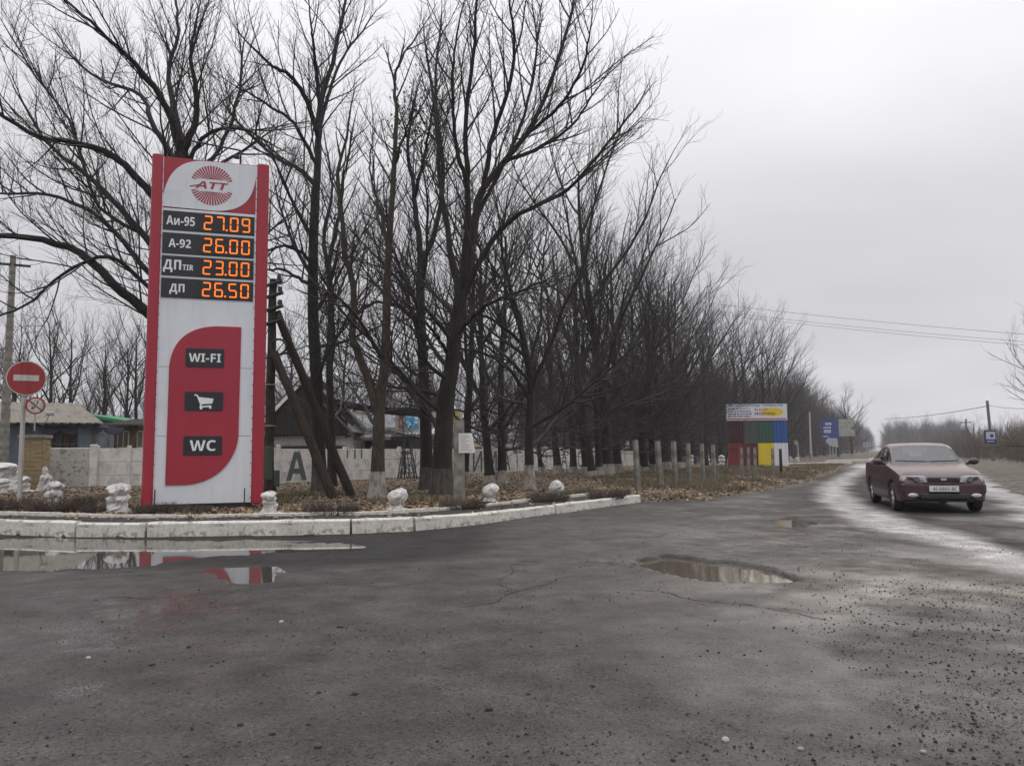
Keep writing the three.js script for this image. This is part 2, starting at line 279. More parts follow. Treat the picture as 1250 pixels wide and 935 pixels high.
const asphaltMat = new THREE.MeshPhysicalMaterial({ specularIntensity: 0.45, map: T.asphalt, bumpMap: T.asphaltH, bumpScale: 0.0035, roughness: 1, roughnessMap: rough, vertexColors: true, name: 'asphalt' });
const soilMat = new THREE.MeshStandardMaterial({ map: T.soil, bumpMap: T.soilH, bumpScale: 0.03, roughness: 0.95, vertexColors: true, name: 'soil' });
const road = gridMesh(steps([-60, 4, -16, 0.4, -9.6, 0.07, 9.6, 0.25, 30, 1, 60, 10, 240]), steps([-30, 3, 0, 0.5, 2, 0.045, 6, 0.06, 12, 0.12, 21, 0.35, 45, 1.5, 100, 15, 450]), (x, d) => {
  const e = side(EDGE, x, d), r = -side(RIGHT, x, d); return asphaltY(x, d) - 0.3 * ss(0.25, 0.8, e) - 0.3 * ss(1.5, 2.5, r);
}, asphaltColor);
struct('asphalt_road', road, asphaltMat);
{ // cracks: thin dark gaps in the surface
  const r = rngOf(881), pos = [], idx = [];
  const crack = (x, d, a, n, w) => { let px = x, pd = d; for (let i = 0; i <= n; i++) { const nx = -Math.sin(a), nd = Math.cos(a), h = w * (0.35 + 0.9 * r()) * (i === 0 || i === n ? 0.1 : 1), k = pos.length / 3; for (const s of [-1, 1]) { const qx = px + nx * h * s, qd = pd + nd * h * s; pos.push(qx, asphaltY(qx, qd) + 0.004, -qd); } if (i) idx.push(k - 2, k, k - 1, k - 1, k, k + 1); a += (r() - 0.5) * 0.9; px += Math.cos(a) * 0.09; pd += Math.sin(a) * 0.09; if (i > 6 && r() < 0.05 && w > 0.003) crack(px, pd, a + (r() < 0.5 ? 0.9 : -0.9), 8 + Math.floor(r() * 14), w * 0.6); } };
  for (const [px, py, a, n, w] of [[500, 655, -0.5, 26, 0.010], [560, 742, 0.2, 30, 0.006], [760, 720, -0.3, 26, 0.007], [860, 650, 0.1, 30, 0.010], [700, 660, -0.2, 24, 0.009], [120, 730, 0.3, 26, 0.007]]) { const g = G(px, py); crack(g.x, -g.z, a, n, w); }
  const g = new THREE.BufferGeometry(); g.setAttribute('position', new THREE.Float32BufferAttribute(pos, 3)); g.setIndex(idx); g.computeVertexNormals(); const o = part('asphalt_cracks', g, mat([0.018, 0.016, 0.015], 0.95)); o.userData = { kind: 'stuff', label: 'thin dark cracks wandering across the asphalt' };
}
const BED = 1.15;
function soilColor(x, d) {
  const e = side(EDGE, x, d), n = fbm(x * 0.5, d * 0.5, 151, 4) - 0.5, f = fbm(x * 2, d * 2, 152, 3) - 0.5, kerbed = d < 19.9 && x < 3.4;
  if (kerbed && e < BED) return [0.115 + 0.08 * f, 0.10 + 0.065 * f, 0.09 + 0.055 * f];
  let c = [0.40, 0.31, 0.225].map((q) => q * (1 + 0.7 * n + 0.5 * f));
  const olive = ss(0.45, 0.6, fbm(x * 0.4 + 30, d * 0.4, 153, 3)) * ss(8, 2, e) * ss(2, 5, x); c = c.map((q, i) => lerp(q, [0.21, 0.19, 0.12][i] * (1 + f), olive * 0.6));
  if (e < 0) c = [0.36, 0.32, 0.27].map((q) => q * (1 + 0.8 * n + 0.5 * f));
  return c;
}
struct('ground', gridMesh(steps([-900, 120, -60, 6, -30, 1, -18, 0.16, 14, 0.5, 30, 2, 60, 10, 120, 120, 900]), steps([-120, 30, 0, 4, 10, 0.16, 26, 0.4, 60, 3, 120, 20, 300, 150, 1500]), soilY, soilColor), soilMat);
const waterMat = new THREE.MeshPhysicalMaterial({ color: lin(0.05, 0.045, 0.04), roughness: 0.03, ior: 1.9, name: 'water' }), muddyMat = new THREE.MeshPhysicalMaterial({ color: lin(0.085, 0.070, 0.052), roughness: 0.06, ior: 1.36, name: 'muddy_water' });
for (const q of DIPS) {
  const s = polyShape(q.w.map(([x, d]) => { const cx = (q.bx[0] + q.bx[1]) / 2, cd = (q.bx[2] + q.bx[3]) / 2, m = Math.min(0.45, q.edge + 0.12), L = Math.hypot(x - cx, d - cd); return [x + (x - cx) / L * m, d + (d - cd) / L * m]; }));
  const o = part(q.name, new THREE.ShapeGeometry(s).rotateX(-Math.PI / 2).translate(0, q.water, 0), q.name === 'puddle' ? waterMat : muddyMat); o.userData = { kind: 'structure', label: q.label };
}

// ------------------------------------------------------------------ kerbs
function along(poly, from, to) { const q = [from]; for (const p of poly) if (p[0] > from[0] + 0.05 && p[0] < to[0] - 0.05) q.push(p); q.push(to); return q; }
function strip(poly, w, y0, y1, r = 0.02, jitter = 0) { // a bar of rectangular, chamfered section that follows a polyline; w to the left of it
  const sec = [[0, y0], [0.012, y1 - r], [0.012 + r, y1], [w - r, y1], [w, y1 - r], [w, y0]], pos = [], idx = [], m = sec.length;
  poly.forEach((p, i) => {
    const a = poly[Math.max(0, i - 1)], b = poly[Math.min(poly.length - 1, i + 1)], L = Math.hypot(b[0] - a[0], b[1] - a[1]), nx = -(b[1] - a[1]) / L, nd = (b[0] - a[0]) / L;
    for (const [s, y] of sec) { const j = jitter * (fbm(p[0] * 3 + s * 9, p[1] * 3 + y * 9, 160, 3) - 0.5); pos.push(p[0] + nx * (s + j), y + (y > y0 ? j : 0), -(p[1] + nd * (s + j))); }
  });
  for (let i = 0; i + 1 < poly.length; i++) for (let k = 0; k + 1 < m; k++) { const a = i * m + k, b = a + m; idx.push(a, b, a + 1, a + 1, b, b + 1); }
  for (const [o, f] of [[0, 1], [(poly.length - 1) * m, -1]]) for (let k = 1; k + 1 < m; k++) f > 0 ? idx.push(o, o + k, o + k + 1) : idx.push(o, o + k + 1, o + k);
  const g = new THREE.BufferGeometry(); g.setAttribute('position', new THREE.Float32BufferAttribute(pos, 3)); g.setIndex(idx);
  const q = g.toNonIndexed(); q.computeVertexNormals(); return q;
}
const resample = (poly, st) => { const o = []; for (let i = 0; i + 1 < poly.length; i++) { const [a, b] = [poly[i], poly[i + 1]], n = Math.max(1, Math.round(Math.hypot(b[0] - a[0], b[1] - a[1]) / st)); for (let k = 0; k < n; k++) o.push([lerp(a[0], b[0], k / n), lerp(a[1], b[1], k / n)]); } o.push(poly.at(-1)); return o; };
{
  const kerb = thing('kerb', 'whitewashed concrete kerb curving along the asphalt in front of the price sign', 'kerb');
  const cuts = [-30, -18, -14.5, -11.5, G(95, 651).x, G(177, 652).x, G(428, 648).x, G(506, 645).x, G(679, 627).x, 3.2];
  const dAt = (x) => { for (let i = 0; i + 1 < KERB.length; i++) if (x <= KERB[i + 1][0]) { const t = (x - KERB[i][0]) / (KERB[i + 1][0] - KERB[i][0]); return lerp(KERB[i][1], KERB[i + 1][1], t); } return KERB.at(-1)[1]; };
  for (let i = 0; i + 1 < cuts.length; i++) { const g = 0.022; part('kerb_stone', strip(resample(along(KERB, [cuts[i] + g, dAt(cuts[i] + g)], [cuts[i + 1] - g, dAt(cuts[i + 1] - g)]), 0.12), 0.17, -0.06, 0.178 + hash(i, 3, 8) * 0.02, 0.03, 0.026), M.kerb, kerb); }
  const off = (poly, w) => poly.map((p, i) => { const a = poly[Math.max(0, i - 1)], b = poly[Math.min(poly.length - 1, i + 1)], L = Math.hypot(b[0] - a[0], b[1] - a[1]); return [p[0] - (b[1] - a[1]) / L * w, p[1] + (b[0] - a[0]) / L * w]; });
  const inner = off(KERB, BED);
  const edging = thing('bed_edging', 'low thin white edging strip behind the dark flower bed', 'edging');
  for (let i = 1; i + 1 < inner.length; i++) part('edging_stone', strip(resample([inner[i].map((v, k) => v + (inner[i + 1][k] - v) * 0.01), inner[i + 1]], 0.3), 0.06, 0.05, 0.215 + 0.02 * hash(i, 4, 1), 0.008, 0.012), M.kerb, edging);
  tag(part('far_kerb', strip(resample([[17.6, 61.5], [24, 64.5], [30, 70]], 2), 0.2, 0, 0.24, 0.02), M.kerb), 'short white kerb behind the colour panel board', 'kerb');
  tag(part('far_kerb', strip(resample([[31, 78], [38, 84], [47, 101], [60, 128]], 3), 0.3, 0, 0.28, 0.02), M.kerb), 'distant white kerb line along the road past the lamp pole', 'kerb');
}

// ------------------------------------------------------------------ the price sign
{
  const C = V(-6.295, 0.1, -16.275), yaw = 18.13 * Math.PI / 180;
  const s = thing('price_sign', 'tall red and white fuel price pylon with glowing orange prices', 'price sign', [C.x, C.y + 0.08, C.z], yaw);
  const Z = 0.02; // front of the panel
  const column = (x0, x1) => { const sh = new THREE.Shape(), w = x1 - x0, dpt = 0.52, r = 0.075; sh.moveTo(x0, -dpt); sh.lineTo(x1, -dpt); sh.lineTo(x1, Z + 0.05 - r); sh.quadraticCurveTo(x1, Z + 0.05, x1 - r, Z + 0.05); sh.lineTo(x0 + r, Z + 0.05); sh.quadraticCurveTo(x0, Z + 0.05, x0, Z + 0.05 - r); sh.closePath(); return extr(sh, 7.22, 0.02, 8).rotateX(-Math.PI / 2).scale(1, 1, -1); };
  const fixed = (g) => { const p = g.toNonIndexed ? (g.index ? g.toNonIndexed() : g) : g; for (const k of ['position', 'normal', 'uv']) { const a = p.attributes[k], n = a.itemSize; for (let i = 0; i < a.count; i += 3) for (let c = 0; c < n; c++) { const q = a.array[(i + 1) * n + c]; a.array[(i + 1) * n + c] = a.array[(i + 2) * n + c]; a.array[(i + 2) * n + c] = q; } } p.computeVertexNormals(); return p; };
  for (const [x0, x1] of [[-1.19, -1.005], [0.885, 1.10]]) part('red_column', fixed(column(x0, x1)).translate(0, 0.09, 0), M.signRed, s);
  part('frame', [box(1.89, 7.2, 0.42, -0.06, 3.7, -0.24), box(1.9, 0.09, 0.36, -0.06, 0.06, -0.2)], M.dark, s);
  for (const [y0, y1] of [[0.10, 1.468], [1.476, 2.886], [2.894, 4.30], [4.304, 6.212]]) part('front_panel', rbox(1.87, y1 - y0, 0.03, 0.004, -0.065, (y0 + y1) / 2, Z - 0.015), M.signWhite, s);
  for (const [x, nm] of [[-0.99, 0], [0.862, 1]]) part('trim_strip', box(0.022, 7.18, 0.014, x, 3.69, Z + 0.012), M.signWhite, s);
  { const b = []; for (const x of [-0.99, 0.862]) for (let y = 0.2; y < 7.2; y += 0.235) b.push(new THREE.SphereGeometry(0.013, 6, 4).translate(x + (nm(y, x) - 0.5) * 0.006, y, Z + 0.02)); function nm(a, c) { return hash(Math.round(a * 100), Math.round(c * 10), 5); } const r = part('rivets', b, mat([0.12, 0.11, 0.11], 0.6), s); r.userData.kind = 'stuff'; }
  // head panel: red with a pale leaf on it, and the emblem on the leaf
  const head = part('head_panel', rbox(1.87, 1.08, 0.03, 0.004, -0.065, 6.76, Z - 0.015), M.signRed, s);
  const leaf = new THREE.Shape(); leaf.moveTo(-0.99, 6.24); leaf.lineTo(-0.99, 6.42); leaf.bezierCurveTo(-0.90, 6.92, -0.74, 7.27, -0.15, 7.285); leaf.lineTo(0.855, 7.285); leaf.lineTo(0.855, 7.08); leaf.bezierCurveTo(0.80, 6.55, 0.62, 6.24, 0.0, 6.225); leaf.closePath();
  part('white_leaf', extr(leaf, 0.008, 0, 24).translate(0, 0, Z), M.signWhite, head);
  const rays = [], ec = [-0.035, 6.765], N = 44, EZ = Z + 0.008;
  for (let i = 0; i < N; i++) { const a = (i + 0.5) / N * Math.PI * 2, sy = Math.sin(a); if (Math.abs(sy) < 0.26) continue; const r0 = 0.135 / Math.max(0.42, Math.abs(sy)), r1 = 0.425, w0 = 0.0075, w1 = 0.0185, c = Math.cos(a), q = Math.sin(a); const L = (r, w) => [ec[0] + c * r - q * w, ec[1] + q * r + c * w]; rays.push(extr(polyShape([L(r0, -w0), L(r1, -w1), L(r1, w1), L(r0, w0)]), 0.005).translate(0, 0, EZ)); }
  for (const h of [rays.slice(0, rays.length / 2), rays.slice(rays.length / 2)]) part('emblem_rays', h, M.emblem, head).userData.kind = 'stuff';
  const att = textGeo('ATT', 0.15, 0.006, fontBold, 0.60); att.applyMatrix4(new THREE.Matrix4().makeShear(0, 0, 0.32, 0, 0, 0)); part('emblem_lettering', [att.translate(ec[0], ec[1], EZ), box(0.2, 0.022, 0.006, ec[0] - 0.34, ec[1] - 0.03, EZ + 0.003, 0, 0.25)], M.emblem, head);
  // four price rows
  const SEG = { 0: 'abcdef', 2: 'abged', 3: 'abgcd', 5: 'afgcd', 6: 'afgedc', 7: 'abc', 9: 'abcdfg' };
  const rows = [['Аи-95', '27.09', 6.155, 5.745], ['А-92', '26.00', 5.69, 5.25], ['ДП', '23.00', 5.205, 4.785], ['ДП', '26.50', 4.735, 4.325]];
  rows.forEach(([name, price, y1, y0], i) => {
    const h = y1 - y0, yc = (y0 + y1) / 2, row = part('price_row', rbox(1.80, h, 0.04, 0.008, -0.065, yc, Z - 0.003), M.plate, s), RZ = Z + 0.0172;
    part('screen', rbox(1.10, h - 0.04, 0.012, 0.004, 0.27, yc, RZ), M.black, row);
    const tg = [[textGeo(name, 0.19, 0.004, fontBold, 0.55).translate(-0.625, yc, RZ)], [textGeo(name, 0.175, 0.004, fontBold, 0.43).translate(-0.63, yc, RZ)], [textGeo(name, 0.205, 0.004, fontBold, 0.345).translate(-0.765, yc + 0.02, RZ), textGeo('TIR', 0.115, 0.004, fontBold, 0.21).translate(-0.46, yc - 0.025, RZ)], [textGeo(name, 0.17, 0.004, fontBold, 0.29).translate(-0.66, yc, RZ)]][i];
    part('lettering', tg, M.white, row);
    let x = -0.175; const dw = 0.17, dh = 0.305, t = 0.029, DZ = RZ + 0.0075;
    for (const ch of price) {
      if (ch === '.') { part('decimal_point', box(0.036, 0.036, 0.006, x - 0.022, yc - dh / 2 + 0.02, DZ), M.led, row); x += 0.04; continue; }
      const seg = (k) => { const hz = (yy) => box(dw - t - 0.012, t, 0.006, x + dw / 2, yy, DZ), vt = (xx, yy) => box(t, dh / 2 - t * 0.5 - 0.014, 0.006, xx, yy, DZ); return { a: () => hz(yc + dh / 2 - t / 2), g: () => hz(yc), d: () => hz(yc - dh / 2 + t / 2), b: () => vt(x + dw - t / 2, yc + dh / 4), c: () => vt(x + dw - t / 2, yc - dh / 4), f: () => vt(x + t / 2, yc + dh / 4), e: () => vt(x + t / 2, yc - dh / 4) }[k](); };
      part('digit', [...SEG[ch]].map(seg), M.led, row); x += 0.238;
    }
  });
  // red leaf with three plates
  const red = new THREE.Shape(); red.moveTo(-0.77, 0.49); red.lineTo(-0.76, 2.85); red.bezierCurveTo(-0.74, 3.45, -0.40, 3.74, 0.17, 3.76); red.lineTo(0.61, 3.76); red.lineTo(0.60, 1.45); red.bezierCurveTo(0.52, 0.80, 0.05, 0.49, -0.46, 0.49); red.closePath();
  const rl = part('red_leaf', extr(red, 0.02, 0.004, 24).translate(0, 0, Z + 0.002), M.signRed, s), PZ = Z + 0.026;
  const plateAt = (y) => part('service_plate', extr(roundRect(0.735, 0.385, 0.03), 0.012, 0.003, 6).translate(-0.083, y, PZ), M.plate, rl), LZ = PZ + 0.0155;
  function roundRect(w, h, r) { const q = new THREE.Shape(); q.moveTo(-w / 2 + r, -h / 2); q.lineTo(w / 2 - r, -h / 2); q.absarc(w / 2 - r, -h / 2 + r, r, -Math.PI / 2, 0); q.lineTo(w / 2, h / 2 - r); q.absarc(w / 2 - r, h / 2 - r, r, 0, Math.PI / 2); q.lineTo(-w / 2 + r, h / 2); q.absarc(-w / 2 + r, h / 2 - r, r, Math.PI / 2, Math.PI); q.lineTo(-w / 2, -h / 2 + r); q.absarc(-w / 2 + r, -h / 2 + r, r, Math.PI, 1.5 * Math.PI); return q; }
  plateAt(3.09); part('lettering', textGeo('WI-FI', 0.175, 0.004, fontBold, 0.62).translate(-0.083, 3.09, LZ), M.white, rl);
  plateAt(2.19);
  { const b = (x0, y0, x1, y1, w = 0.017) => rod(V(x0, y0, 0), V(x1, y1, 0), w, w, 6), cx = -0.083, cy = 2.19;
    const basket = extr(polyShape([[-0.10, 0.085], [0.185, 0.055], [0.165, -0.045], [-0.045, -0.065]]), 0.006).translate(cx, cy, LZ);
    const bars = [b(-0.185, 0.125, -0.13, 0.12), b(-0.13, 0.12, -0.05, -0.085), b(-0.05, -0.085, -0.075, -0.12), b(-0.075, -0.12, 0.145, -0.10)].map((g) => g.scale(1, 1, 0.3).translate(cx, cy, LZ + 0.003));
    const wheel = (x, y) => new THREE.CylinderGeometry(0.026, 0.026, 0.006, 14).rotateX(Math.PI / 2).translate(cx + x, cy + y, LZ + 0.004);
    part('cart_symbol', [basket, ...bars, wheel(-0.05, -0.145), wheel(0.125, -0.13)], M.white, rl); }
  plateAt(1.28); part('lettering', textGeo('WC', 0.215, 0.004, fontBold, 0.5).translate(-0.083, 1.28, LZ), M.white, rl);
  for (const x of [-0.955, 0.745]) part('ground_rod', rod(V(x, -0.15, Z + 0.10), V(x + 0.005, 0.40, Z + 0.09), 0.014, 0.014, 6), M.dark, s);
  part('lamp_bracket', [rod(V(0.52, 7.28, -0.2), V(0.52, 7.68, -0.2), 0.022), rod(V(0.52, 7.68, -0.2), V(-0.46, 7.78, -0.22), 0.02), rbox(0.11, 0.07, 0.12, 0.01, 0.44, 7.52, -0.17)], M.dark, s);
}

// ------------------------------------------------------------------ road signs on the left
{
  const b = G(24.5, 618, 0.17), D = -b.z, top = P(26, 441, D), mid = P(28.5, 462, D), s = thing('no_entry_sign', 'red no entry road sign with a smaller round crossed-out sign below it', 'road sign', [b.x, 0.1, b.z], 0.5);
  const H = mid.y - 0.1, R = top.y - mid.y;
  part('post', new THREE.CylinderGeometry(0.047, 0.05, H + R * 0.3, 12).translate(-0.035, (H + R * 0.3) / 2, 0), mat([0.55, 0.54, 0.51], 0.6, { map: T.streak }), s);
  const disc = (r, t, z, x = 0, y = H, seg = 40) => new THREE.CylinderGeometry(r, r, t, seg).rotateX(Math.PI / 2).translate(x, y, z);
  const roadRed = mat([0.38, 0.025, 0.035], 0.4, { map: T.streak }), cream = mat([0.62, 0.61, 0.55], 0.5, { map: T.streak });
  const d = part('disc', disc(R, 0.02, 0.07), cream, s); part('red_face', disc(R * 0.945, 0.006, 0.082), roadRed, d); part('white_bar', box(R * 1.26, R * 0.34, 0.006, 0, H + 0.005, 0.0875), cream, d);
  const q = P(40.5, 495, D), sx = 0.2, sy = q.y - 0.1, r = R * 0.5; const e = part('small_disc', disc(r, 0.014, 0.072, sx, sy), roadRed, s);
  part('white_face', disc(r * 0.82, 0.005, 0.08, sx, sy), cream, e); part('slash', box(r * 1.66, r * 0.15, 0.004, sx, sy, 0.0835, 0, -0.72), roadRed, e);
  const ar = (p) => extr(polyShape(p.map(([a, c]) => [sx + a * r, sy + c * r])), 0.003).translate(0, 0, 0.0826);
  part('arrow_symbol', [ar([[0.18, 0.6], [0.05, 0.1], [0.16, 0.1], [0.3, 0.6]]), ar([[-0.42, -0.45], [-0.3, -0.12], [-0.12, -0.35]]), ar([[-0.05, -0.05], [-0.3, -0.35], [-0.22, -0.42], [0.05, -0.1]])], M.dark, e);
  part('hanger', [box(0.03, 0.5, 0.012, sx, sy - r - 0.12, 0.06), box(0.26, 0.03, 0.012, 0.08, sy, 0.055)], M.greyMetal, s);
}

// ------------------------------------------------------------------ bundles wrapped in white cloth
function wrapped(profile, seed, fold = 0.10, sides = 26, lean = [0, 0], oval = 1) { // profile: [height, radius] from bottom to top
  const r = rngOf(seed), curve = new THREE.CatmullRomCurve3(profile.map(([y, q]) => V(q, y, 0)), false, 'centripetal'), n = 34, pos = [], uv = [], idx = [], ph = r() * 10, H = profile.at(-1)[0], wob = fold > 0.2 ? 0.42 * Math.max(...profile.map((a) => a[1])) : 0;
  for (let i = 0; i <= n; i++) {
    const p = curve.getPoint(i / n), t = p.y / H;
    for (let k = 0; k <= sides; k++) {
      const a = (k % sides) / sides * Math.PI * 2, cx = Math.cos(a), cz = Math.sin(a);
      const f = 1 + fold * (2.4 * (fbm(cx * 1.5 + ph, t * 4 + cz * 1.5, seed, 3) - 0.5) + 1.6 * (fbm(cx * 5 + ph, cz * 5 + t * 9, seed + 5, 2) - 0.5) + 0.7 * (Math.abs(vnoise(cx * 6 + ph, cz * 6 + t * 3, seed + 7) - 0.5)));
      const q = Math.max(0, p.x) * f; pos.push(cx * q * oval + lean[0] * t * t + wob * (fbm(t * 3.3 + ph, 0.5, seed + 11, 2) - 0.5), p.y + 0.16 * H * (fbm(cx * 1.2 + ph, cz * 1.2 + t * 2, seed + 9, 2) - 0.5) * Math.min(1, t * 4), cz * q + lean[1] * t * t); uv.push(k / sides, p.y);
    }
  }
  const w = sides + 1; for (let i = 0; i < n; i++) for (let k = 0; k < sides; k++) { const a = i * w + k; idx.push(a, a + w, a + 1, a + 1, a + w, a + w + 1); }
  const g = new THREE.BufferGeometry(); g.setAttribute('position', new THREE.Float32BufferAttribute(pos, 3)); g.setAttribute('uv', new THREE.Float32BufferAttribute(uv, 2)); g.setIndex(idx); g.computeVertexNormals(); return g;
}
function bundle(px, py, topY, prof, label, seed, o = {}) {
  const b = G(px, py, 0.165), D = -b.z, H = P(px, topY, D).y - b.y, t = thing('wrapped_bundle', label, 'wrapped bundle', [b.x, b.y - 0.01, b.z], o.turn ?? 0, 'bundles wrapped in white cloth');
  part('cloth', wrapped(prof.map(([y, q]) => [y * H, q * H]), seed, o.fold, 30, o.lean, o.oval), M.cloth, t);
  for (const [y, q] of o.ties ?? []) part('tie', new THREE.TorusGeometry(q * H, 0.008, 5, 18).rotateX(Math.PI / 2).translate((o.lean?.[0] ?? 0) * y * y, y * H, 0), M.twine, t);
  if (o.skirt) part('skirt', wrapped([[0, 0.001], [0.005, o.skirt * H * 1.15], [0.05 * H, o.skirt * H * 0.95], [0.12 * H, o.skirt * H * 0.7], [0.14 * H, 0.001]], seed + 3, 0.3, 30), M.cloth, t);
  return t;
}
const THREE_LUMPS = [[0, 0.001], [0.01, 0.30], [0.10, 0.30], [0.27, 0.25], [0.36, 0.20], [0.44, 0.27], [0.55, 0.29], [0.64, 0.24], [0.69, 0.19], [0.76, 0.25], [0.86, 0.27], [0.95, 0.19], [1, 0.001]];
const TWO_LUMPS = [[0, 0.001], [0.01, 0.36], [0.12, 0.33], [0.3, 0.27], [0.48, 0.33], [0.56, 0.28], [0.62, 0.26], [0.74, 0.33], [0.88, 0.30], [0.96, 0.18], [1, 0.001]];
const ROUND_HEAD = [[0, 0.001], [0.01, 0.40], [0.12, 0.34], [0.24, 0.25], [0.31, 0.24], [0.40, 0.34], [0.58, 0.40], [0.76, 0.37], [0.91, 0.24], [1, 0.001]];
bundle(65, 620, 588, THREE_LUMPS, 'white wrapped bundle of three stacked lumps just right of the no entry post', 201, { ties: [[0.36, 0.2], [0.69, 0.19]], fold: 0.35 });
bundle(143.5, 625, 590, TWO_LUMPS, 'white wrapped bundle with a wide head left of the price pylon', 202, { ties: [[0.36, 0.27], [0.62, 0.27]], fold: 0.4, skirt: 0.42 });
bundle(328, 628, 599, TWO_LUMPS.map(([y, q]) => [y, q * 0.88]), 'white wrapped bundle at the right foot of the price pylon', 203, { ties: [[0.5, 0.3], [0.62, 0.24]], fold: 0.35, skirt: 0.62 });
bundle(483.5, 623, 595, ROUND_HEAD, 'white wrapped bundle with a tilted round head in front of the forked tree', 204, { lean: [0.07, 0], ties: [[0.28, 0.24]], fold: 0.19, skirt: 0.46 });
bundle(597, 613, 589, ROUND_HEAD, 'white wrapped bundle with a round head right of the concrete post with a notice', 205, { lean: [0.07, 0], ties: [[0.28, 0.24]], fold: 0.17, skirt: 0.4 });
bundle(679, 607, 585, ROUND_HEAD.map(([y, q]) => [y, q * 0.95]), 'white wrapped bundle farthest along the kerb, nearest to its right end', 206, { lean: [0.03, 0], ties: [[0.28, 0.23]], fold: 0.18, skirt: 0.4 });
bundle(53, 600, 568, [[0, 0.001], [0.01, 0.22], [0.2, 0.22], [0.4, 0.17], [0.55, 0.18], [0.7, 0.11], [0.85, 0.10], [1, 0.001]], 'narrow white wrapped bundle tapering upward beside the brick pillar', 207, { ties: [[0.42, 0.18], [0.7, 0.11]], fold: 0.35 });
bundle(28, 600, 581, TWO_LUMPS, 'low white wrapped bundle at the foot of the brick pillar', 208, { fold: 0.4, skirt: 0.5 });
bundle(3, 602, 584, TWO_LUMPS, 'white wrapped bundle at the left edge of the view before the white sheet', 209, { fold: 0.4 });
{ // far ones past the tree row
  const far = [[843, 568, 557], [862, 568, 556.5], [881, 568, 557.5], [966, 565, 560], [974, 566, 560]];
  far.forEach(([x, y, ty]) => { const D = x > 900 ? 72 : 66, b = P(x, y, D), H = P(x, ty, D).y - b.y; tag(part('wrapped_bundle', wrapped(THREE_LUMPS.map(([a, q]) => [a * (H + 0.25), q * H * 1.2]), 220 + x, 0.4, 14).translate(b.x, Math.max(b.y, 0) - 0.1, b.z), M.cloth), x > 900 ? 'small distant white wrapped bundle right of the colour panel board' : 'small distant white wrapped bundle left of the colour panel board', 'wrapped bundle', x > 900 ? 'distant bundles right of the board' : 'distant bundles left of the board'); });
  const b = G(8, 602, 0.1), D = -b.z + 1.2, w = P(26, 580, D).x - P(-60, 580, D).x, top = P(8, 571, D).y;
  tag(part('white_sheet', wrapped([[0, 0.001], [0.01, w / 2], [top * 0.6, w / 2 * 0.97], [top * 0.9, w / 2 * 0.9], [top, w / 2 * 0.7], [top + 0.02, 0.001]], 231, 0.22, 40).scale(1, 1, 0.35).translate(P(-18, 580, D).x, 0.1, -D), M.cloth), 'wide heap covered by a crumpled white sheet at the left edge', 'covered heap');
}
// low dark shrubs in the flower bed
{
  const r = rngOf(301), g = [];
  for (let i = 0; i < 420; i++) { const a = r() * 6.28, q = Math.sqrt(r()) * 0.32, p = V(Math.cos(a) * q, 0, Math.sin(a) * q), L = 0.13 + r() * 0.14; const d = V(Math.cos(a) * (0.5 + r()) + r() - 0.5, 0.7 + r() * 0.7, Math.sin(a) * (0.5 + r()) + r() - 0.5).normalize().multiplyScalar(L); g.push(rod(p, p.clone().add(d), 0.004, 0.0015, 3)); if (i % 2) { const m = p.clone().addScaledVector(d, 0.6); for (let k = 0; k < 3; k++) g.push(rod(m, m.clone().add(V(r() - 0.5, r() * 0.8, r() - 0.5).multiplyScalar(0.14)), 0.003, 0.001, 3)); } }
  const sm = mat([0.075, 0.055, 0.042], 0.95); let first;
  const at = [[73, 624, 1.4, 'low dark shrub beside the three-lump wrapped bundle'], [190, 627, 1.0, 'low dark shrub at the foot of the price pylon on its left'], [235, 626, 0.8, 'low dark shrub before the middle of the price pylon'], [405, 628, 1.1, 'low dark shrub between the pylon and the round-headed bundle'], [565, 621, 1.0, 'low dark shrub at the foot of the concrete post with a notice'], [670, 612, 1.1, 'low dark shrub before the farthest wrapped bundle on the kerb'], [741, 608, 1.0, 'low dark shrub close to the right end of the kerb'], [5, 623, 1.3, 'low dark shrub at the left edge of the flower bed'], [118, 625, 0.8, 'low dark shrub left of the wide-headed bundle']];
  for (const [x, y, k, label] of at) { const p = G(x, y, 0.165); if (!first) { first = thing('low_shrub', label, 'shrub', [p.x, 0.15, p.z], 0, 'low shrubs in the flower bed'); part('stems', g, sm, first); first.scale.set(k * 1.2, k, k); } else copyOf(first, label, [p.x, 0.15, p.z], x, [k * 1.2, k, k]); }
}

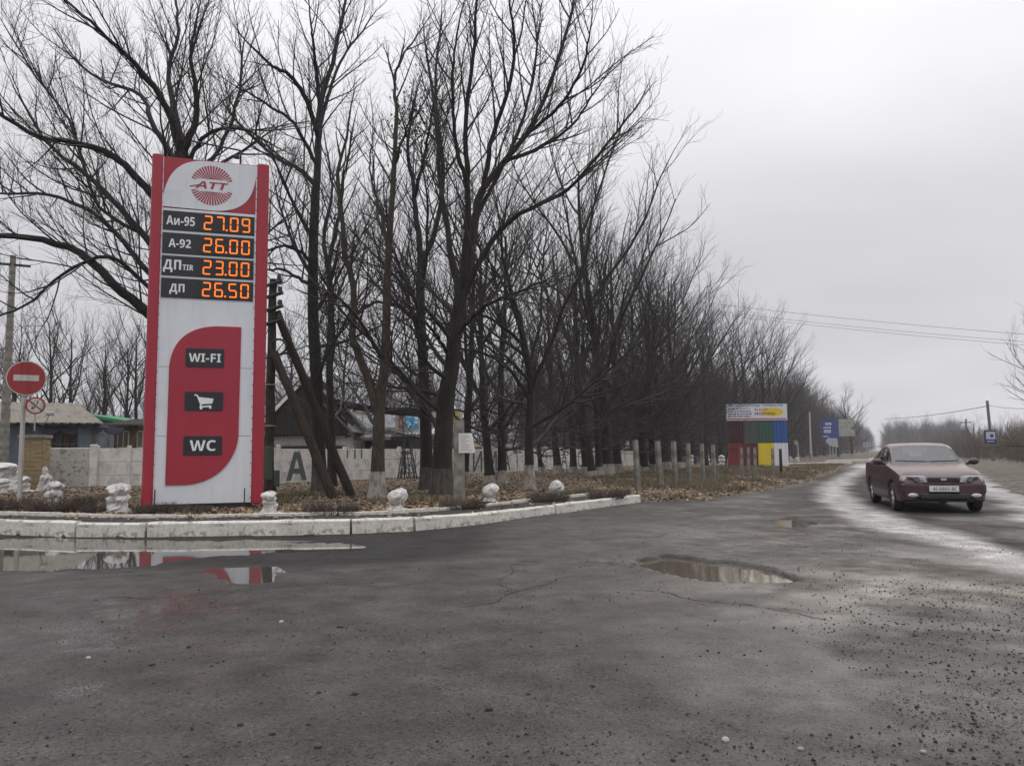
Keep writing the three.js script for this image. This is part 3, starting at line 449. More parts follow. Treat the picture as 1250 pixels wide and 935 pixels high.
// ------------------------------------------------------------------ bare trees
class Tubes { // joins tapering limbs into one geometry
  constructor() { this.p = []; this.n = []; this.u = []; this.i = []; }
  add(pts, rad, sides) {
    const base = this.p.length / 3, m = pts.length; let nx = 0, ny = 0, nz = 0, len = 0;
    for (let k = 0; k < m; k++) {
      const a = pts[Math.max(0, k - 1)], b = pts[Math.min(m - 1, k + 1)]; let tx = b.x - a.x, ty = b.y - a.y, tz = b.z - a.z, L = Math.hypot(tx, ty, tz) || 1; tx /= L; ty /= L; tz /= L;
      if (!k) { if (Math.abs(ty) < 0.9) { nx = tz; ny = 0; nz = -tx; } else { nx = 1; ny = 0; nz = 0; } }
      let q = nx * tx + ny * ty + nz * tz; nx -= q * tx; ny -= q * ty; nz -= q * tz; L = Math.hypot(nx, ny, nz) || 1; nx /= L; ny /= L; nz /= L;
      const bx = ty * nz - tz * ny, by = tz * nx - tx * nz, bz = tx * ny - ty * nx; if (k) len += pts[k].distanceTo(pts[k - 1]);
      for (let s = 0; s <= sides; s++) { const w = s / sides * Math.PI * 2, c = Math.cos(w), d = Math.sin(w), ox = nx * c + bx * d, oy = ny * c + by * d, oz = nz * c + bz * d; this.p.push(pts[k].x + ox * rad[k], pts[k].y + oy * rad[k], pts[k].z + oz * rad[k]); this.n.push(ox, oy, oz); this.u.push(s / sides * Math.max(1, Math.round(rad[0] * 5)), len * 0.7); }
    }
    for (let k = 0; k + 1 < m; k++) for (let s = 0; s < sides; s++) { const a = base + k * (sides + 1) + s, b = a + sides + 1; this.i.push(a, a + 1, b, b, a + 1, b + 1); }
  }
  geo() { const g = new THREE.BufferGeometry(); g.setAttribute('position', new THREE.Float32BufferAttribute(this.p, 3)); g.setAttribute('normal', new THREE.Float32BufferAttribute(this.n, 3)); g.setAttribute('uv', new THREE.Float32BufferAttribute(this.u, 2)); g.setIndex(this.i); return g; }
  mesh(name, m, parent) { const o = new THREE.Mesh(this.geo(), m); o.name = name; o.castShadow = o.receiveShadow = true; parent.add(o); return o; }
}
const perp = (d, a) => { const u = Math.abs(d.y) < 0.95 ? V(d.z, 0, -d.x).normalize() : V(1, 0, 0), w = d.clone().cross(u); return u.multiplyScalar(Math.cos(a)).addScaledVector(w, Math.sin(a)); };
function wander(r, p, d, L, n, bend, up, wind = 0) { const pts = [p.clone()], q = p.clone(), v = d.clone(); for (let i = 0; i < n; i++) { v.x += (r() - 0.5) * bend + wind * 0.1; v.y += (r() - 0.5) * bend + up; v.z += (r() - 0.5) * bend; v.normalize(); q.addScaledVector(v, L / n); pts.push(q.clone()); } return pts; }
const taper = (n, a, b) => Array.from({ length: n }, (_, i) => lerp(a, b, i / (n - 1)));
const LV = { // spacing of the shoots on it, their length, thickness, segments, sides, angle, bend, rise
  2: { sp: 0.36, L: 2.3, r: 0.026, n: 6, s: 4, ang: 0.78, bend: 0.24, up: 0.075 },
  3: { sp: 0.21, L: 0.95, r: 0.0095, n: 4, s: 3, ang: 0.72, bend: 0.28, up: 0.07 },
  4: { sp: 0.19, L: 0.42, r: 0.0050, n: 2, s: 3, ang: 0.68, bend: 0.26, up: 0.07 },
};
function shoots(t, r, pts, rad, lv, o, from = 0.18) {
  const q = LV[lv]; let total = 0; const cum = [0]; for (let i = 1; i < pts.length; i++) { total += pts[i].distanceTo(pts[i - 1]); cum.push(total); }
  const sp = q.sp * (o.sparse ?? 1);
  for (let s = total * from + sp * r(); s <= total; s += sp * (0.6 + 0.8 * r())) {
    let i = 1; while (i < pts.length - 1 && cum[i] < s) i++;
    const f = (s - cum[i - 1]) / (cum[i] - cum[i - 1] || 1), p = pts[i - 1].clone().lerp(pts[i], f), d = pts[i].clone().sub(pts[i - 1]).normalize(), k = s / total, rr = lerp(rad[i - 1], rad[i], f);
    const a = q.ang * (0.65 + 0.6 * r()), dir = d.clone().multiplyScalar(Math.cos(a)).addScaledVector(perp(d, r() * 6.283), Math.sin(a)); dir.y += 0.18; if (o.wind) dir.x += o.wind * 0.3; dir.normalize();
    const L = q.L * (o.size ?? 1) * (0.55 + 0.9 * r()) * (1.1 - 0.55 * k), w = Math.min(q.r * (0.75 + 0.5 * r()), rr * 0.75), c = wander(r, p, dir, L, q.n, q.bend, q.up, o.wind), cr = taper(c.length, w, Math.max(0.0028, w * 0.28));
    t.add(c, cr, q.s); if (lv < (o.last ?? 4)) shoots(t, r, c, cr, lv + 1, o, 0.22);
  }
}
function smoothLine(pts, n) { const c = new THREE.CatmullRomCurve3(pts, false, 'centripetal'); return c.getPoints(n); }
const flare = (rad, pts) => rad.map((q, i) => q * (1 + 0.55 * Math.exp(-(pts[i].y - pts[0].y) / 0.35)));
function limewash(root, pts, rad, top, m = M.wash) {
  const p = [], q = []; let i = 0; for (; i < pts.length && pts[i].y - pts[0].y < top; i++) { p.push(pts[i]); q.push(rad[i] + 0.006); }
  if (i < pts.length) { const f = (top - (pts[i - 1].y - pts[0].y)) / (pts[i].y - pts[i - 1].y); p.push(pts[i - 1].clone().lerp(pts[i], f)); q.push(lerp(rad[i - 1], rad[i], f) + 0.006); }
  if (p.length > 1) { const t = new Tubes(); t.add(p, q, 14); t.mesh('limewash', m, root); }
}
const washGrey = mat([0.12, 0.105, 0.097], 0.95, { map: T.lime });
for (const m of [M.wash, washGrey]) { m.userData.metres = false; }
// a tree whose trunk and main limbs follow what is seen: line points are [x, y] of the photograph, widths in its pixels, dz how far the tip leans away
function portrait({ base, D, h = 0.1, trunk, limbs, label, seed, wash, washMat, bark = M.barkDark, o = {}, extra = 6, name = 'bare_tree', dryLeaves }) {
  const r = rngOf(seed), b = P(base[0], base[1], D), root = thing(name, label, 'tree', [b.x, h - 0.12, b.z]), O = V(b.x, h - 0.12, b.z), w = (px) => px * D / FPX / 2, crown = new Tubes(), tt = new Tubes();
  const at = (q, dd = 0) => P(q[0], q[1], D + dd).sub(O);
  const tp = smoothLine([V(0, 0, 0), ...trunk.pts.map((q) => at(q))], 26), tr = flare(taper(tp.length, w(trunk.w[0]), w(trunk.w[1])), tp); tt.add(tp, tr, 12); tt.mesh('trunk', bark, root);
  if (wash) limewash(root, tp, tr, wash, washMat);
  shoots(crown, r, tp, tr, 2, { ...o, sparse: 1.1 }, 0.24);
  for (const l of limbs) {
    const dz = l.dz ?? (r() - 0.5) * 5, n = l.pts.length, line = smoothLine(l.pts.map((q, i) => at(q, lerp(l.d0 ?? 0, dz, i / (n - 1)))), 18), wig = line.map((p, i) => i && i < line.length - 1 ? p.add(V((r() - 0.5) * 0.05, (r() - 0.5) * 0.05, (r() - 0.5) * 0.1)) : p), rad = taper(wig.length, w(l.w[0]), w(l.w[1]));
    const lt = new Tubes(); lt.add(wig, rad, 8); lt.mesh('limb', bark, root); shoots(crown, r, wig, rad, 2, o, l.from ?? 0.12);
    const tip = wig.at(-1), d = tip.clone().sub(wig.at(-3)).normalize(), c = wander(r, tip, d, 1.2, 5, 0.2, 0.05), cr = taper(6, rad.at(-1), 0.004); crown.add(c, cr, 4); shoots(crown, r, c, cr, 3, o, 0.05);
  }
  for (let k = 0; k < extra; k++) { // limbs towards and away from the viewer, which the picture shows end on
    const i = Math.floor(tp.length * (0.28 + 0.67 * k / extra)), a = (k % 2 ? 0 : Math.PI) + (r() - 0.5) * 2.4, d = V(Math.sin(a) * 0.8, (k < extra / 2 ? 0.15 : 0.55) + r() * 0.4, Math.cos(a) * 0.8).normalize(), c = wander(r, tp[i], d, 3 + 2 * r(), 9, 0.28, 0.04), cr = taper(10, Math.min(0.07, tr[i] * 0.55), 0.012); crown.add(c, cr, 6); shoots(crown, r, c, cr, 2, o, 0.15);
  }
  crown.mesh('crown', M.twig, root);
  if (dryLeaves) { const g = [], c = at(dryLeaves); for (let k = 0; k < 420; k++) { const L = new THREE.PlaneGeometry(0.05, 0.09).rotateX(r() * 3).rotateY(r() * 6).translate(c.x + (r() + r() + r() - 1.5) * 0.8, c.y + (r() + r() + r() - 1.5) * 1.3, c.z + (r() + r() + r() - 1.5) * 0.8); g.push(L); } const q = part('dry_leaves', g, mat([0.05, 0.035, 0.03], 0.9), root); q.userData.kind = 'stuff'; }
  return root;
}
portrait({ base: [226, 605], D: 21.5, seed: 11, label: 'huge spreading tree behind the price pylon with limbs sweeping to the left', extra: 5,
  trunk: { pts: [[226, 500], [225, 400], [224, 300], [223, 240], [221, 186]], w: [34, 17] }, o: { size: 1.12 },
  limbs: [
    { pts: [[222, 190], [236, 155], [240, 117], [233, 76], [238, 30]], w: [10, 3], dz: -1 }, { pts: [[221, 175], [212, 130], [205, 90], [217, 40], [214, 5]], w: [9, 3], dz: 1.5 },
    { pts: [[222, 195], [202, 130], [171, 85], [135, 50], [90, 9]], w: [10, 3], dz: -2 }, { pts: [[223, 215], [186, 150], [171, 117], [117, 94], [81, 63]], w: [8, 2.5], dz: 2.5 },
    { pts: [[224, 290], [183, 234], [135, 189], [90, 173], [45, 166], [-10, 132]], w: [11, 4], dz: -2.5 }, { pts: [[224, 340], [182, 296], [148, 256], [108, 216], [58, 175], [30, 130]], w: [11, 3], dz: 1 },
    { pts: [[225, 420], [180, 382], [148, 355], [99, 310], [45, 292], [-20, 286]], w: [14, 6], dz: -1.5 }, { pts: [[225, 370], [180, 332], [126, 270], [67, 240], [0, 236]], w: [9, 3], dz: 3 },
    { pts: [[225, 395], [170, 340], [130, 312], [81, 332], [36, 368], [-10, 390]], w: [6, 2], dz: -2 }, { pts: [[223, 205], [252, 165], [292, 157], [330, 175]], w: [6, 2], dz: -1.5 }, { pts: [[222, 230], [262, 190], [290, 120], [296, 60]], w: [7, 2.5], dz: 2 }, { pts: [[224, 320], [172, 285], [120, 250], [85, 150], [40, 90], [10, 40]], w: [6, 2], dz: 2 },
  ] });
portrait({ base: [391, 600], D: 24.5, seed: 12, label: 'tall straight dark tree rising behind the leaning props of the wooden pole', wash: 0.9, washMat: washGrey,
  trunk: { pts: [[388, 540], [386, 460], [382, 390], [382, 310], [385, 230]], w: [18, 11] },
  limbs: [{ pts: [[385, 235], [388, 180], [391, 128], [405, 80], [418, 20], [424, -20]], w: [10, 3], dz: 1 }, { d0: 0.2, pts: [[388, 167], [372, 118], [352, 90], [330, 79], [305, 55]], w: [7, 2.5], dz: -2 }, { pts: [[384, 225], [362, 205], [344, 197], [300, 160], [275, 130]], w: [7, 2.5], dz: 2 }, { d0: 0.2, pts: [[388, 160], [402, 110], [418, 69], [447, 30]], w: [6, 2], dz: 2 }, { d0: 0.35, pts: [[390, 130], [384, 70], [378, 20]], w: [6, 2], dz: -1 }, { pts: [[383, 320], [352, 300], [330, 305]], w: [5, 2], dz: -2 }, { pts: [[382, 350], [345, 330], [318, 330]], w: [5, 2], dz: 1 }, { pts: [[386, 200], [358, 150], [330, 130], [296, 110]], w: [5, 2], dz: -3 }] });
portrait({ base: [405, 592], D: 29, seed: 13, label: 'slender tree just right of the straight dark one behind the props', extra: 4,
  trunk: { pts: [[404, 520], [402, 450], [404, 370], [400, 320]], w: [11, 7] }, o: { size: 0.8 },
  limbs: [{ pts: [[400, 325], [412, 270], [420, 215], [430, 160]], w: [6, 2] }, { pts: [[402, 340], [395, 290], [405, 235], [398, 180]], w: [6, 2] }, { pts: [[404, 380], [425, 330], [440, 300]], w: [4, 1.5] }] });
portrait({ base: [460, 607], D: 19.5, h: 0.17, seed: 14, label: 'brownish forked tree with two upright stems and a whitewashed foot', wash: 0.78, bark: M.bark, extra: 3,
  trunk: { pts: [[461, 570], [462, 530], [463, 496], [470, 440], [472, 364], [475, 295], [480, 221], [484, 140]], w: [18, 5] }, o: { size: 0.75, sparse: 1.15 },
  limbs: [{ pts: [[462, 505], [452, 470], [441, 440], [430, 413], [432, 349], [421, 315], [418, 275], [411, 211], [418, 187], [425, 150]], w: [12, 3], dz: 0.6, from: 0.4 }, { pts: [[484, 140], [482, 100], [490, 70], [508, 45]], w: [4.5, 2], dz: 0.5 }, { pts: [[474, 300], [462, 250], [452, 215], [455, 160]], w: [4.5, 1.5], dz: 1 }, { pts: [[482, 200], [495, 160], [506, 120]], w: [4, 1.5], dz: -1 }] });
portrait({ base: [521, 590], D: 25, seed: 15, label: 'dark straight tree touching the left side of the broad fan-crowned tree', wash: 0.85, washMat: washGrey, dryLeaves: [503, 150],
  trunk: { pts: [[520, 540], [518, 480], [516, 440], [513, 370], [514, 310]], w: [16, 10] },
  limbs: [{ pts: [[514, 315], [508, 265], [504, 226], [498, 180], [505, 130]], w: [8, 3], dz: 1 }, { pts: [[515, 320], [530, 285], [541, 220], [534, 150], [531, 100], [538, 30]], w: [8, 2.5], dz: 2 }, { pts: [[512, 380], [490, 330], [478, 300], [470, 250]], w: [5, 2], dz: -1.5 }, { pts: [[506, 240], [520, 180], [528, 130]], w: [5, 2], dz: -2 }, { pts: [[514, 400], [488, 375], [455, 370], [430, 385]], w: [5, 2], dz: -1 }] });
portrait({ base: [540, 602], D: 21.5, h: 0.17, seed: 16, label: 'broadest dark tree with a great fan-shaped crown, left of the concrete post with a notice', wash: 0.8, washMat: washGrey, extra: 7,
  trunk: { pts: [[540, 560], [542, 520], [546, 475], [551, 450], [556, 400], [563, 360]], w: [25, 16] }, o: { size: 1.1 },
  limbs: [{ pts: [[563, 362], [572, 310], [580, 265], [586, 236], [615, 197], [644, 162], [669, 108], [694, 30], [700, 0]], w: [13, 3], dz: 1.5 }, { pts: [[564, 355], [570, 280], [571, 221], [568, 148], [578, 60], [582, 0]], w: [9, 3], dz: -1.5 }, { pts: [[562, 365], [550, 310], [543, 260], [536, 216], [532, 150], [520, 60]], w: [9, 3], dz: 2 }, { pts: [[562, 370], [590, 310], [620, 272], [664, 246], [694, 231], [728, 192], [765, 145]], w: [8, 2.5], dz: -2 }, { d0: 0.45, pts: [[590, 232], [600, 170], [620, 110], [628, 50], [622, 5]], w: [7, 2.5], dz: -1 }, { d0: 0.7, pts: [[615, 197], [660, 180], [700, 150], [728, 110]], w: [6, 2], dz: 1 }, { d0: 1.0, pts: [[644, 162], [682, 130], [712, 80], [720, 40]], w: [5, 2], dz: -1 }, { d0: 0.3, pts: [[578, 270], [600, 230], [640, 140], [655, 60], [650, 10]], w: [6, 2], dz: 2.5 }, { pts: [[556, 410], [590, 375], [622, 360], [660, 345]], w: [6, 2], dz: -3 }, { pts: [[553, 440], [525, 400], [505, 385]], w: [5, 2], dz: -2 }, { d0: -0.6, pts: [[571, 230], [556, 170], [552, 100], [560, 30]], w: [6, 2], dz: -2 }] });
portrait({ base: [647, 597], D: 24.3, h: 0.15, seed: 17, label: 'upright dark tree with a bright whitewashed foot right of the round-headed bundle', wash: 0.85, extra: 6,
  trunk: { pts: [[646, 560], [646, 520], [648, 470], [640, 420], [632, 380]], w: [12, 7] }, o: { size: 1.0 },
  limbs: [{ pts: [[632, 385], [620, 340], [612, 300], [618, 250]], w: [6, 2] }, { pts: [[647, 480], [672, 420], [690, 370], [715, 320], [722, 270]], w: [6, 2], dz: -1 }, { pts: [[648, 490], [620, 450], [585, 430], [545, 425]], w: [5, 2], dz: -2 }, { pts: [[645, 450], [660, 390], [662, 330], [668, 280]], w: [5, 2], dz: 2 }, { pts: [[640, 420], [600, 390], [570, 380]], w: [5, 2], dz: -1 }] });

// trees of the same growth, made once and set out as copies
function autoTree(seed, H, R, { limbs = 9, start = 0.3, spread = 0.55, lean = 0, twin = false, wash = 0.5, washMat, size = 1, last = 4, sparse = 1, wind = 0, low = 0, bark = M.barkDark } = {}) {
  const r = rngOf(seed), root = new THREE.Group(), tt = new Tubes(), crown = new Tubes(), stems = twin ? [-1, 1] : [0], o = { size, last, sparse, wind };
  for (const sgn of stems) {
    const p = wander(r, V(sgn * R * 0.9, 0, 0), V(lean + sgn * 0.06, 1, (r() - 0.5) * 0.08).normalize(), H * 0.72, 14, 0.09, 0.03, wind * 0.3), rad = flare(taper(p.length, twin ? R * 0.75 : R, 0.03), p); tt.add(p, rad, 10);
    if (wash) limewash(root, p, rad, wash + 0.08 * sgn, washMat);
    const n = twin ? Math.ceil(limbs * 0.6) : limbs;
    for (let k = 0; k < n + low; k++) {
      const lo = k >= n, f = lo ? 0.16 + 0.16 * r() : start + (0.97 - start) * (k + r() * 0.6) / n, i = Math.min(p.length - 2, Math.floor(f * (p.length - 1))), a = k * 2.4 + r() * 1.2, s = (lo ? 1.3 : spread) * (0.7 + 0.6 * r()), d = V(Math.cos(a) * s + wind * 0.25, lo ? 0.22 : 1, Math.sin(a) * s).normalize(), L = H * (lo ? 0.27 : 0.47 - 0.2 * f) * (0.8 + 0.4 * r()), c = wander(r, p[i], d, L, 10, lo ? 0.3 : 0.24, lo ? 0.012 : 0.042, wind), w0 = Math.min(rad[i] * 0.62, R * (lo ? 0.22 : 0.45)), cr = taper(c.length, w0, 0.011);
      crown.add(c, cr, 6); shoots(crown, r, c, cr, 2, o, 0.14);
    }
    shoots(crown, r, p, rad, 2, { ...o, sparse: 1.5 }, 0.5);
  }
  const tr = tt.mesh('trunk', bark, root); root.children.unshift(root.children.pop()); crown.mesh('crown', M.twig, root); return root;
}
const kinds = {
  oak: autoTree(401, 12, 0.21, { bark: M.barkGrey, limbs: 10, spread: 0.95, start: 0.24, low: 6, sparse: 1.25 }), ash: autoTree(402, 13, 0.19, { limbs: 9, start: 0.28, spread: 0.72, low: 5, sparse: 1.25 }),
  twin: autoTree(403, 12.5, 0.22, { limbs: 11, twin: true, spread: 0.85, start: 0.25, low: 5, sparse: 1.25 }), lean: autoTree(404, 11, 0.16, { bark: M.barkBrown, limbs: 8, lean: -0.12, spread: 0.85, start: 0.26, low: 4, sparse: 1.3 }),
  tall: autoTree(405, 14, 0.20, { limbs: 11, start: 0.26, spread: 0.8, wind: 0.25, low: 5, sparse: 1.25 }), far: autoTree(406, 12, 0.17, { limbs: 12, start: 0.2, spread: 0.75, wash: 0, sparse: 1.55, low: 4 }), windy: autoTree(407, 13, 0.18, { limbs: 11, start: 0.18, spread: 0.7, wash: 0, sparse: 1.55, wind: 0.32, low: 3 }),
};
const firstUsed = {};
function plant(kind, x, z, y, turn, scale, label, group, name = 'bare_tree') {
  const src = kinds[kind], o = firstUsed[kind] ? src.clone() : src; firstUsed[kind] = 1; o.name = numbered(name); o.position.set(x, y, z); o.rotation.y = turn; o.scale.setScalar(scale); scene.add(o); return tag(o, label, 'tree', group);
}
const treeAt = (kind, px, py, turn, scale, label, group, h = 0.1) => { const p = G(px, py, h); return plant(kind, p.x, p.z, h - 0.12, turn, scale * 1.15, label, group); };
const ROW = 'whitewashed bare trees in the row along the fence';
treeAt('ash', 565, 589, 1.2, 0.95, 'bare tree close behind the concrete post with a notice', ROW);
treeAt('twin', 606, 591, 0.1, 0.92, 'double-stemmed bare tree before the painted letters on the fence', ROW);
treeAt('lean', 661, 577, 0.4, 0.8, 'thin leaning tree by the fence right of the bright-footed tree', ROW);
treeAt('lean', 682, 580, 0.0, 1.08, 'tree leaning left above the farthest wrapped bundle', ROW);
treeAt('oak', 700, 578, 2.1, 0.86, 'bare tree before the last painted letters of the fence', ROW);
treeAt('ash', 716, 580, 3.3, 0.94, 'bare tree with a short white foot near the right end of the fence lettering', ROW);
treeAt('twin', 728, 583, 0.6, 0.9, 'stout tree with a broad whitewashed foot left of the first stub post', ROW);
treeAt('tall', 741, 582, 0.0, 1.26, 'tallest tree of the middle row with a crown blown to the right', ROW);
treeAt('ash', 754, 578, 5.0, 1.12, 'bare tree before the white gate left of the first stub post', ROW);
treeAt('oak', 783, 577, 4.0, 0.95, 'bare tree seen between the first and second stub post', ROW);
treeAt('twin', 793, 577, 0.3, 0.92, 'double bare tree just left of the second stub post', ROW);
treeAt('lean', 803, 577, 0.2, 1.05, 'slim tree hidden partly by the second stub post', ROW);
treeAt('oak', 813, 575, 1.0, 1.15, 'dark tree with a white foot between the second and third stub post', ROW);
treeAt('tall', 829, 573, 0.4, 1.05, 'bare tree between the third and fourth stub post', ROW);
{
  const r = rngOf(501), g1 = 'bare trees behind the kiosk and sheds', g2 = 'bare trees behind the fence', g3 = 'bare trees close behind the colour panel board';
  for (const [px, D, k] of [[-30, 46, 1.0], [18, 50, 0.95], [58, 44, 0.92], [88, 52, 1.0], [118, 47, 0.85], [146, 53, 0.95], [168, 48, 0.9], [-70, 55, 1.1]]) { const p = P(px, 560, D); plant('far', p.x, -D, -0.05, r() * 6.28, k * 1.06, 'bare tree standing behind the kiosk and the green-roofed shed', g1); }
  for (const [px, D, k] of [[352, 62, 1.1], [420, 66, 1.15], [470, 72, 1.2], [590, 68, 1.15], [660, 72, 1.15], [735, 66, 1.1], [765, 84, 1.2], [690, 62, 1.0]]) { const p = P(px, 560, D); plant('far', p.x, -D, -0.05, r() * 6.28, k * 1.08, 'bare tree standing beyond the white fence and the stalls', g2); }
  for (const [px, D, k] of [[806, 62, 1.0], [826, 66, 1.05], [846, 71, 1.05], [862, 63, 0.9], [880, 76, 1.1], [898, 70, 1.0], [915, 82, 1.12], [930, 73, 0.98], [946, 88, 1.1], [868, 86, 1.2], [840, 84, 1.2], [960, 98, 1.05], [820, 78, 1.2], [895, 95, 1.15]]) { const p = P(px, 560, D); plant(k > 1.02 ? 'windy' : 'far', p.x, -D, -0.05, k > 1.02 ? (r() - 0.5) * 0.8 : r() * 6.28, k * 1.26, 'bare tree in the dense row behind the colour panel board', g3); }
}
function instances(name, geo, m, places, parent) { const o = new THREE.InstancedMesh(geo, m, places.length); places.forEach((p, i) => { o.setMatrixAt(i, p.m ?? p); if (p.c) o.setColorAt(i, p.c); }); o.castShadow = o.receiveShadow = true; o.name = parent ? name : numbered(name); o.userData.kind = 'stuff'; (parent ?? scene).add(o); return o; }
const put = (x, y, z, ry, s, sy = s, rx = 0, rz = 0) => new THREE.Matrix4().compose(V(x, y, z), new THREE.Quaternion().setFromEuler(new THREE.Euler(rx, ry, rz)), V(s, sy, s));
{ // the wood that goes on along the road and reads as one mass
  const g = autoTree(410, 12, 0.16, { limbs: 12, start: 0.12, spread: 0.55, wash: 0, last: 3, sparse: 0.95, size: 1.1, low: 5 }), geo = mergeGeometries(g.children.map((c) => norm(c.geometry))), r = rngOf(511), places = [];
  for (let d = 92; d < 620; d += 3 + d * 0.012) { const edge = lerp(34, 42.25, (d - 80) / 14), e = d < 94 ? edge : lerp(42.25, 200, (d - 94.1) / 331); for (let k = 0; k < 6; k++) { const x = e - 9 - k * 6 - r() * 5; if (d < 105 && x > 27) continue; places.push(put(x, -0.1, -(d + r() * 4), r() * 6.28, 1.0 + 0.4 * r())); } }
  for (let k = 0; k < 40; k++) { const d = 300 + r() * 330; places.push(put(lerp(50.5, 212, (d - 96) / 341) + 20 + r() * 80, -0.1, -d, r() * 6.28, 0.8 + 0.4 * r())); }
  for (let k = 0; k < 70; k++) { const d = 95 + r() * 60, x = -60 + r() * 85; places.push(put(x, -0.1, -d, r() * 6.28, 1.0 + 0.4 * r())); }
  for (let k = 0; k < 130; k++) { const d = 330 + r() * 300; places.push(put(d * (0.462 + 0.10 * r()) + 4, -0.1, -d, r() * 6.28, 1.0 + 0.5 * r())); }
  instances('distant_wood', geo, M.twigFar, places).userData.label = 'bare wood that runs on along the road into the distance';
}
tag((() => { const p = P(1041, 556, 152); const o = kinds.oak.clone(); o.name = numbered('bare_tree'); o.position.set(p.x, -0.1, p.z); o.scale.set(1.25, 1.22, 1.25); scene.add(o); return o; })(), 'lone dark tree sticking up behind the blue and white billboard', 'tree');
{ const p = P(1288, 560, 33); plant('far', p.x, p.z, -0.1, 0.6, 0.66, 'bare tree whose branch tips reach in at the right edge', undefined); }
{ // brushwood on the right shoulder
  const t = new Tubes(), r = rngOf(521); for (let k = 0; k < 34; k++) { const a = r() * 6.28, q = r() * 0.7, c = wander(r, V(Math.cos(a) * q, 0, Math.sin(a) * q), V((r() - 0.5) * 0.7, 1, (r() - 0.5) * 0.7).normalize(), 1.2 + r() * 1.5, 5, 0.3, 0.05), cr = taper(6, 0.012, 0.004); t.add(c, cr, 3); shoots(t, r, c, cr, 4, { size: 1.6, sparse: 0.8 }, 0.2); }
  const places = []; for (let d = 44; d < 340; d += 1.1 + d * 0.008) for (let k = 0; k < 4; k++) { const i = RIGHT.findIndex((p) => p[1] > d), a = RIGHT[i - 1], b = RIGHT[i], x = lerp(a[0], b[0], (d - a[1]) / (b[1] - a[1])); places.push({ m: put(x + 7 + k * 4.5 + r() * 5 - (d > 80 ? 2 : 0), 0, -d - r() * 3, r() * 6.28, 0.85 + r() * 0.7, 0.8 + r() * 0.95), c: lin(0.105 + r() * 0.06, 0.085 + r() * 0.045, 0.068 + r() * 0.03) }); }
  instances('brushwood', t.geo(), mat([1, 1, 1], 0.95), places).userData.label = 'tangled brown brushwood along the right shoulder of the road';
  for (const [px, D, k, l] of [[1192, 118, 0.62, 'small bare tree left of the pole with the blue board'], [1232, 88, 0.5, 'small dense tree right of the pole with the blue board'], [1176, 150, 0.6, 'thin bare tree far off beside the twin poles']]) { const p = P(px, 560, D); plant('lean', p.x, p.z, 0, px, k, l, undefined); }
}
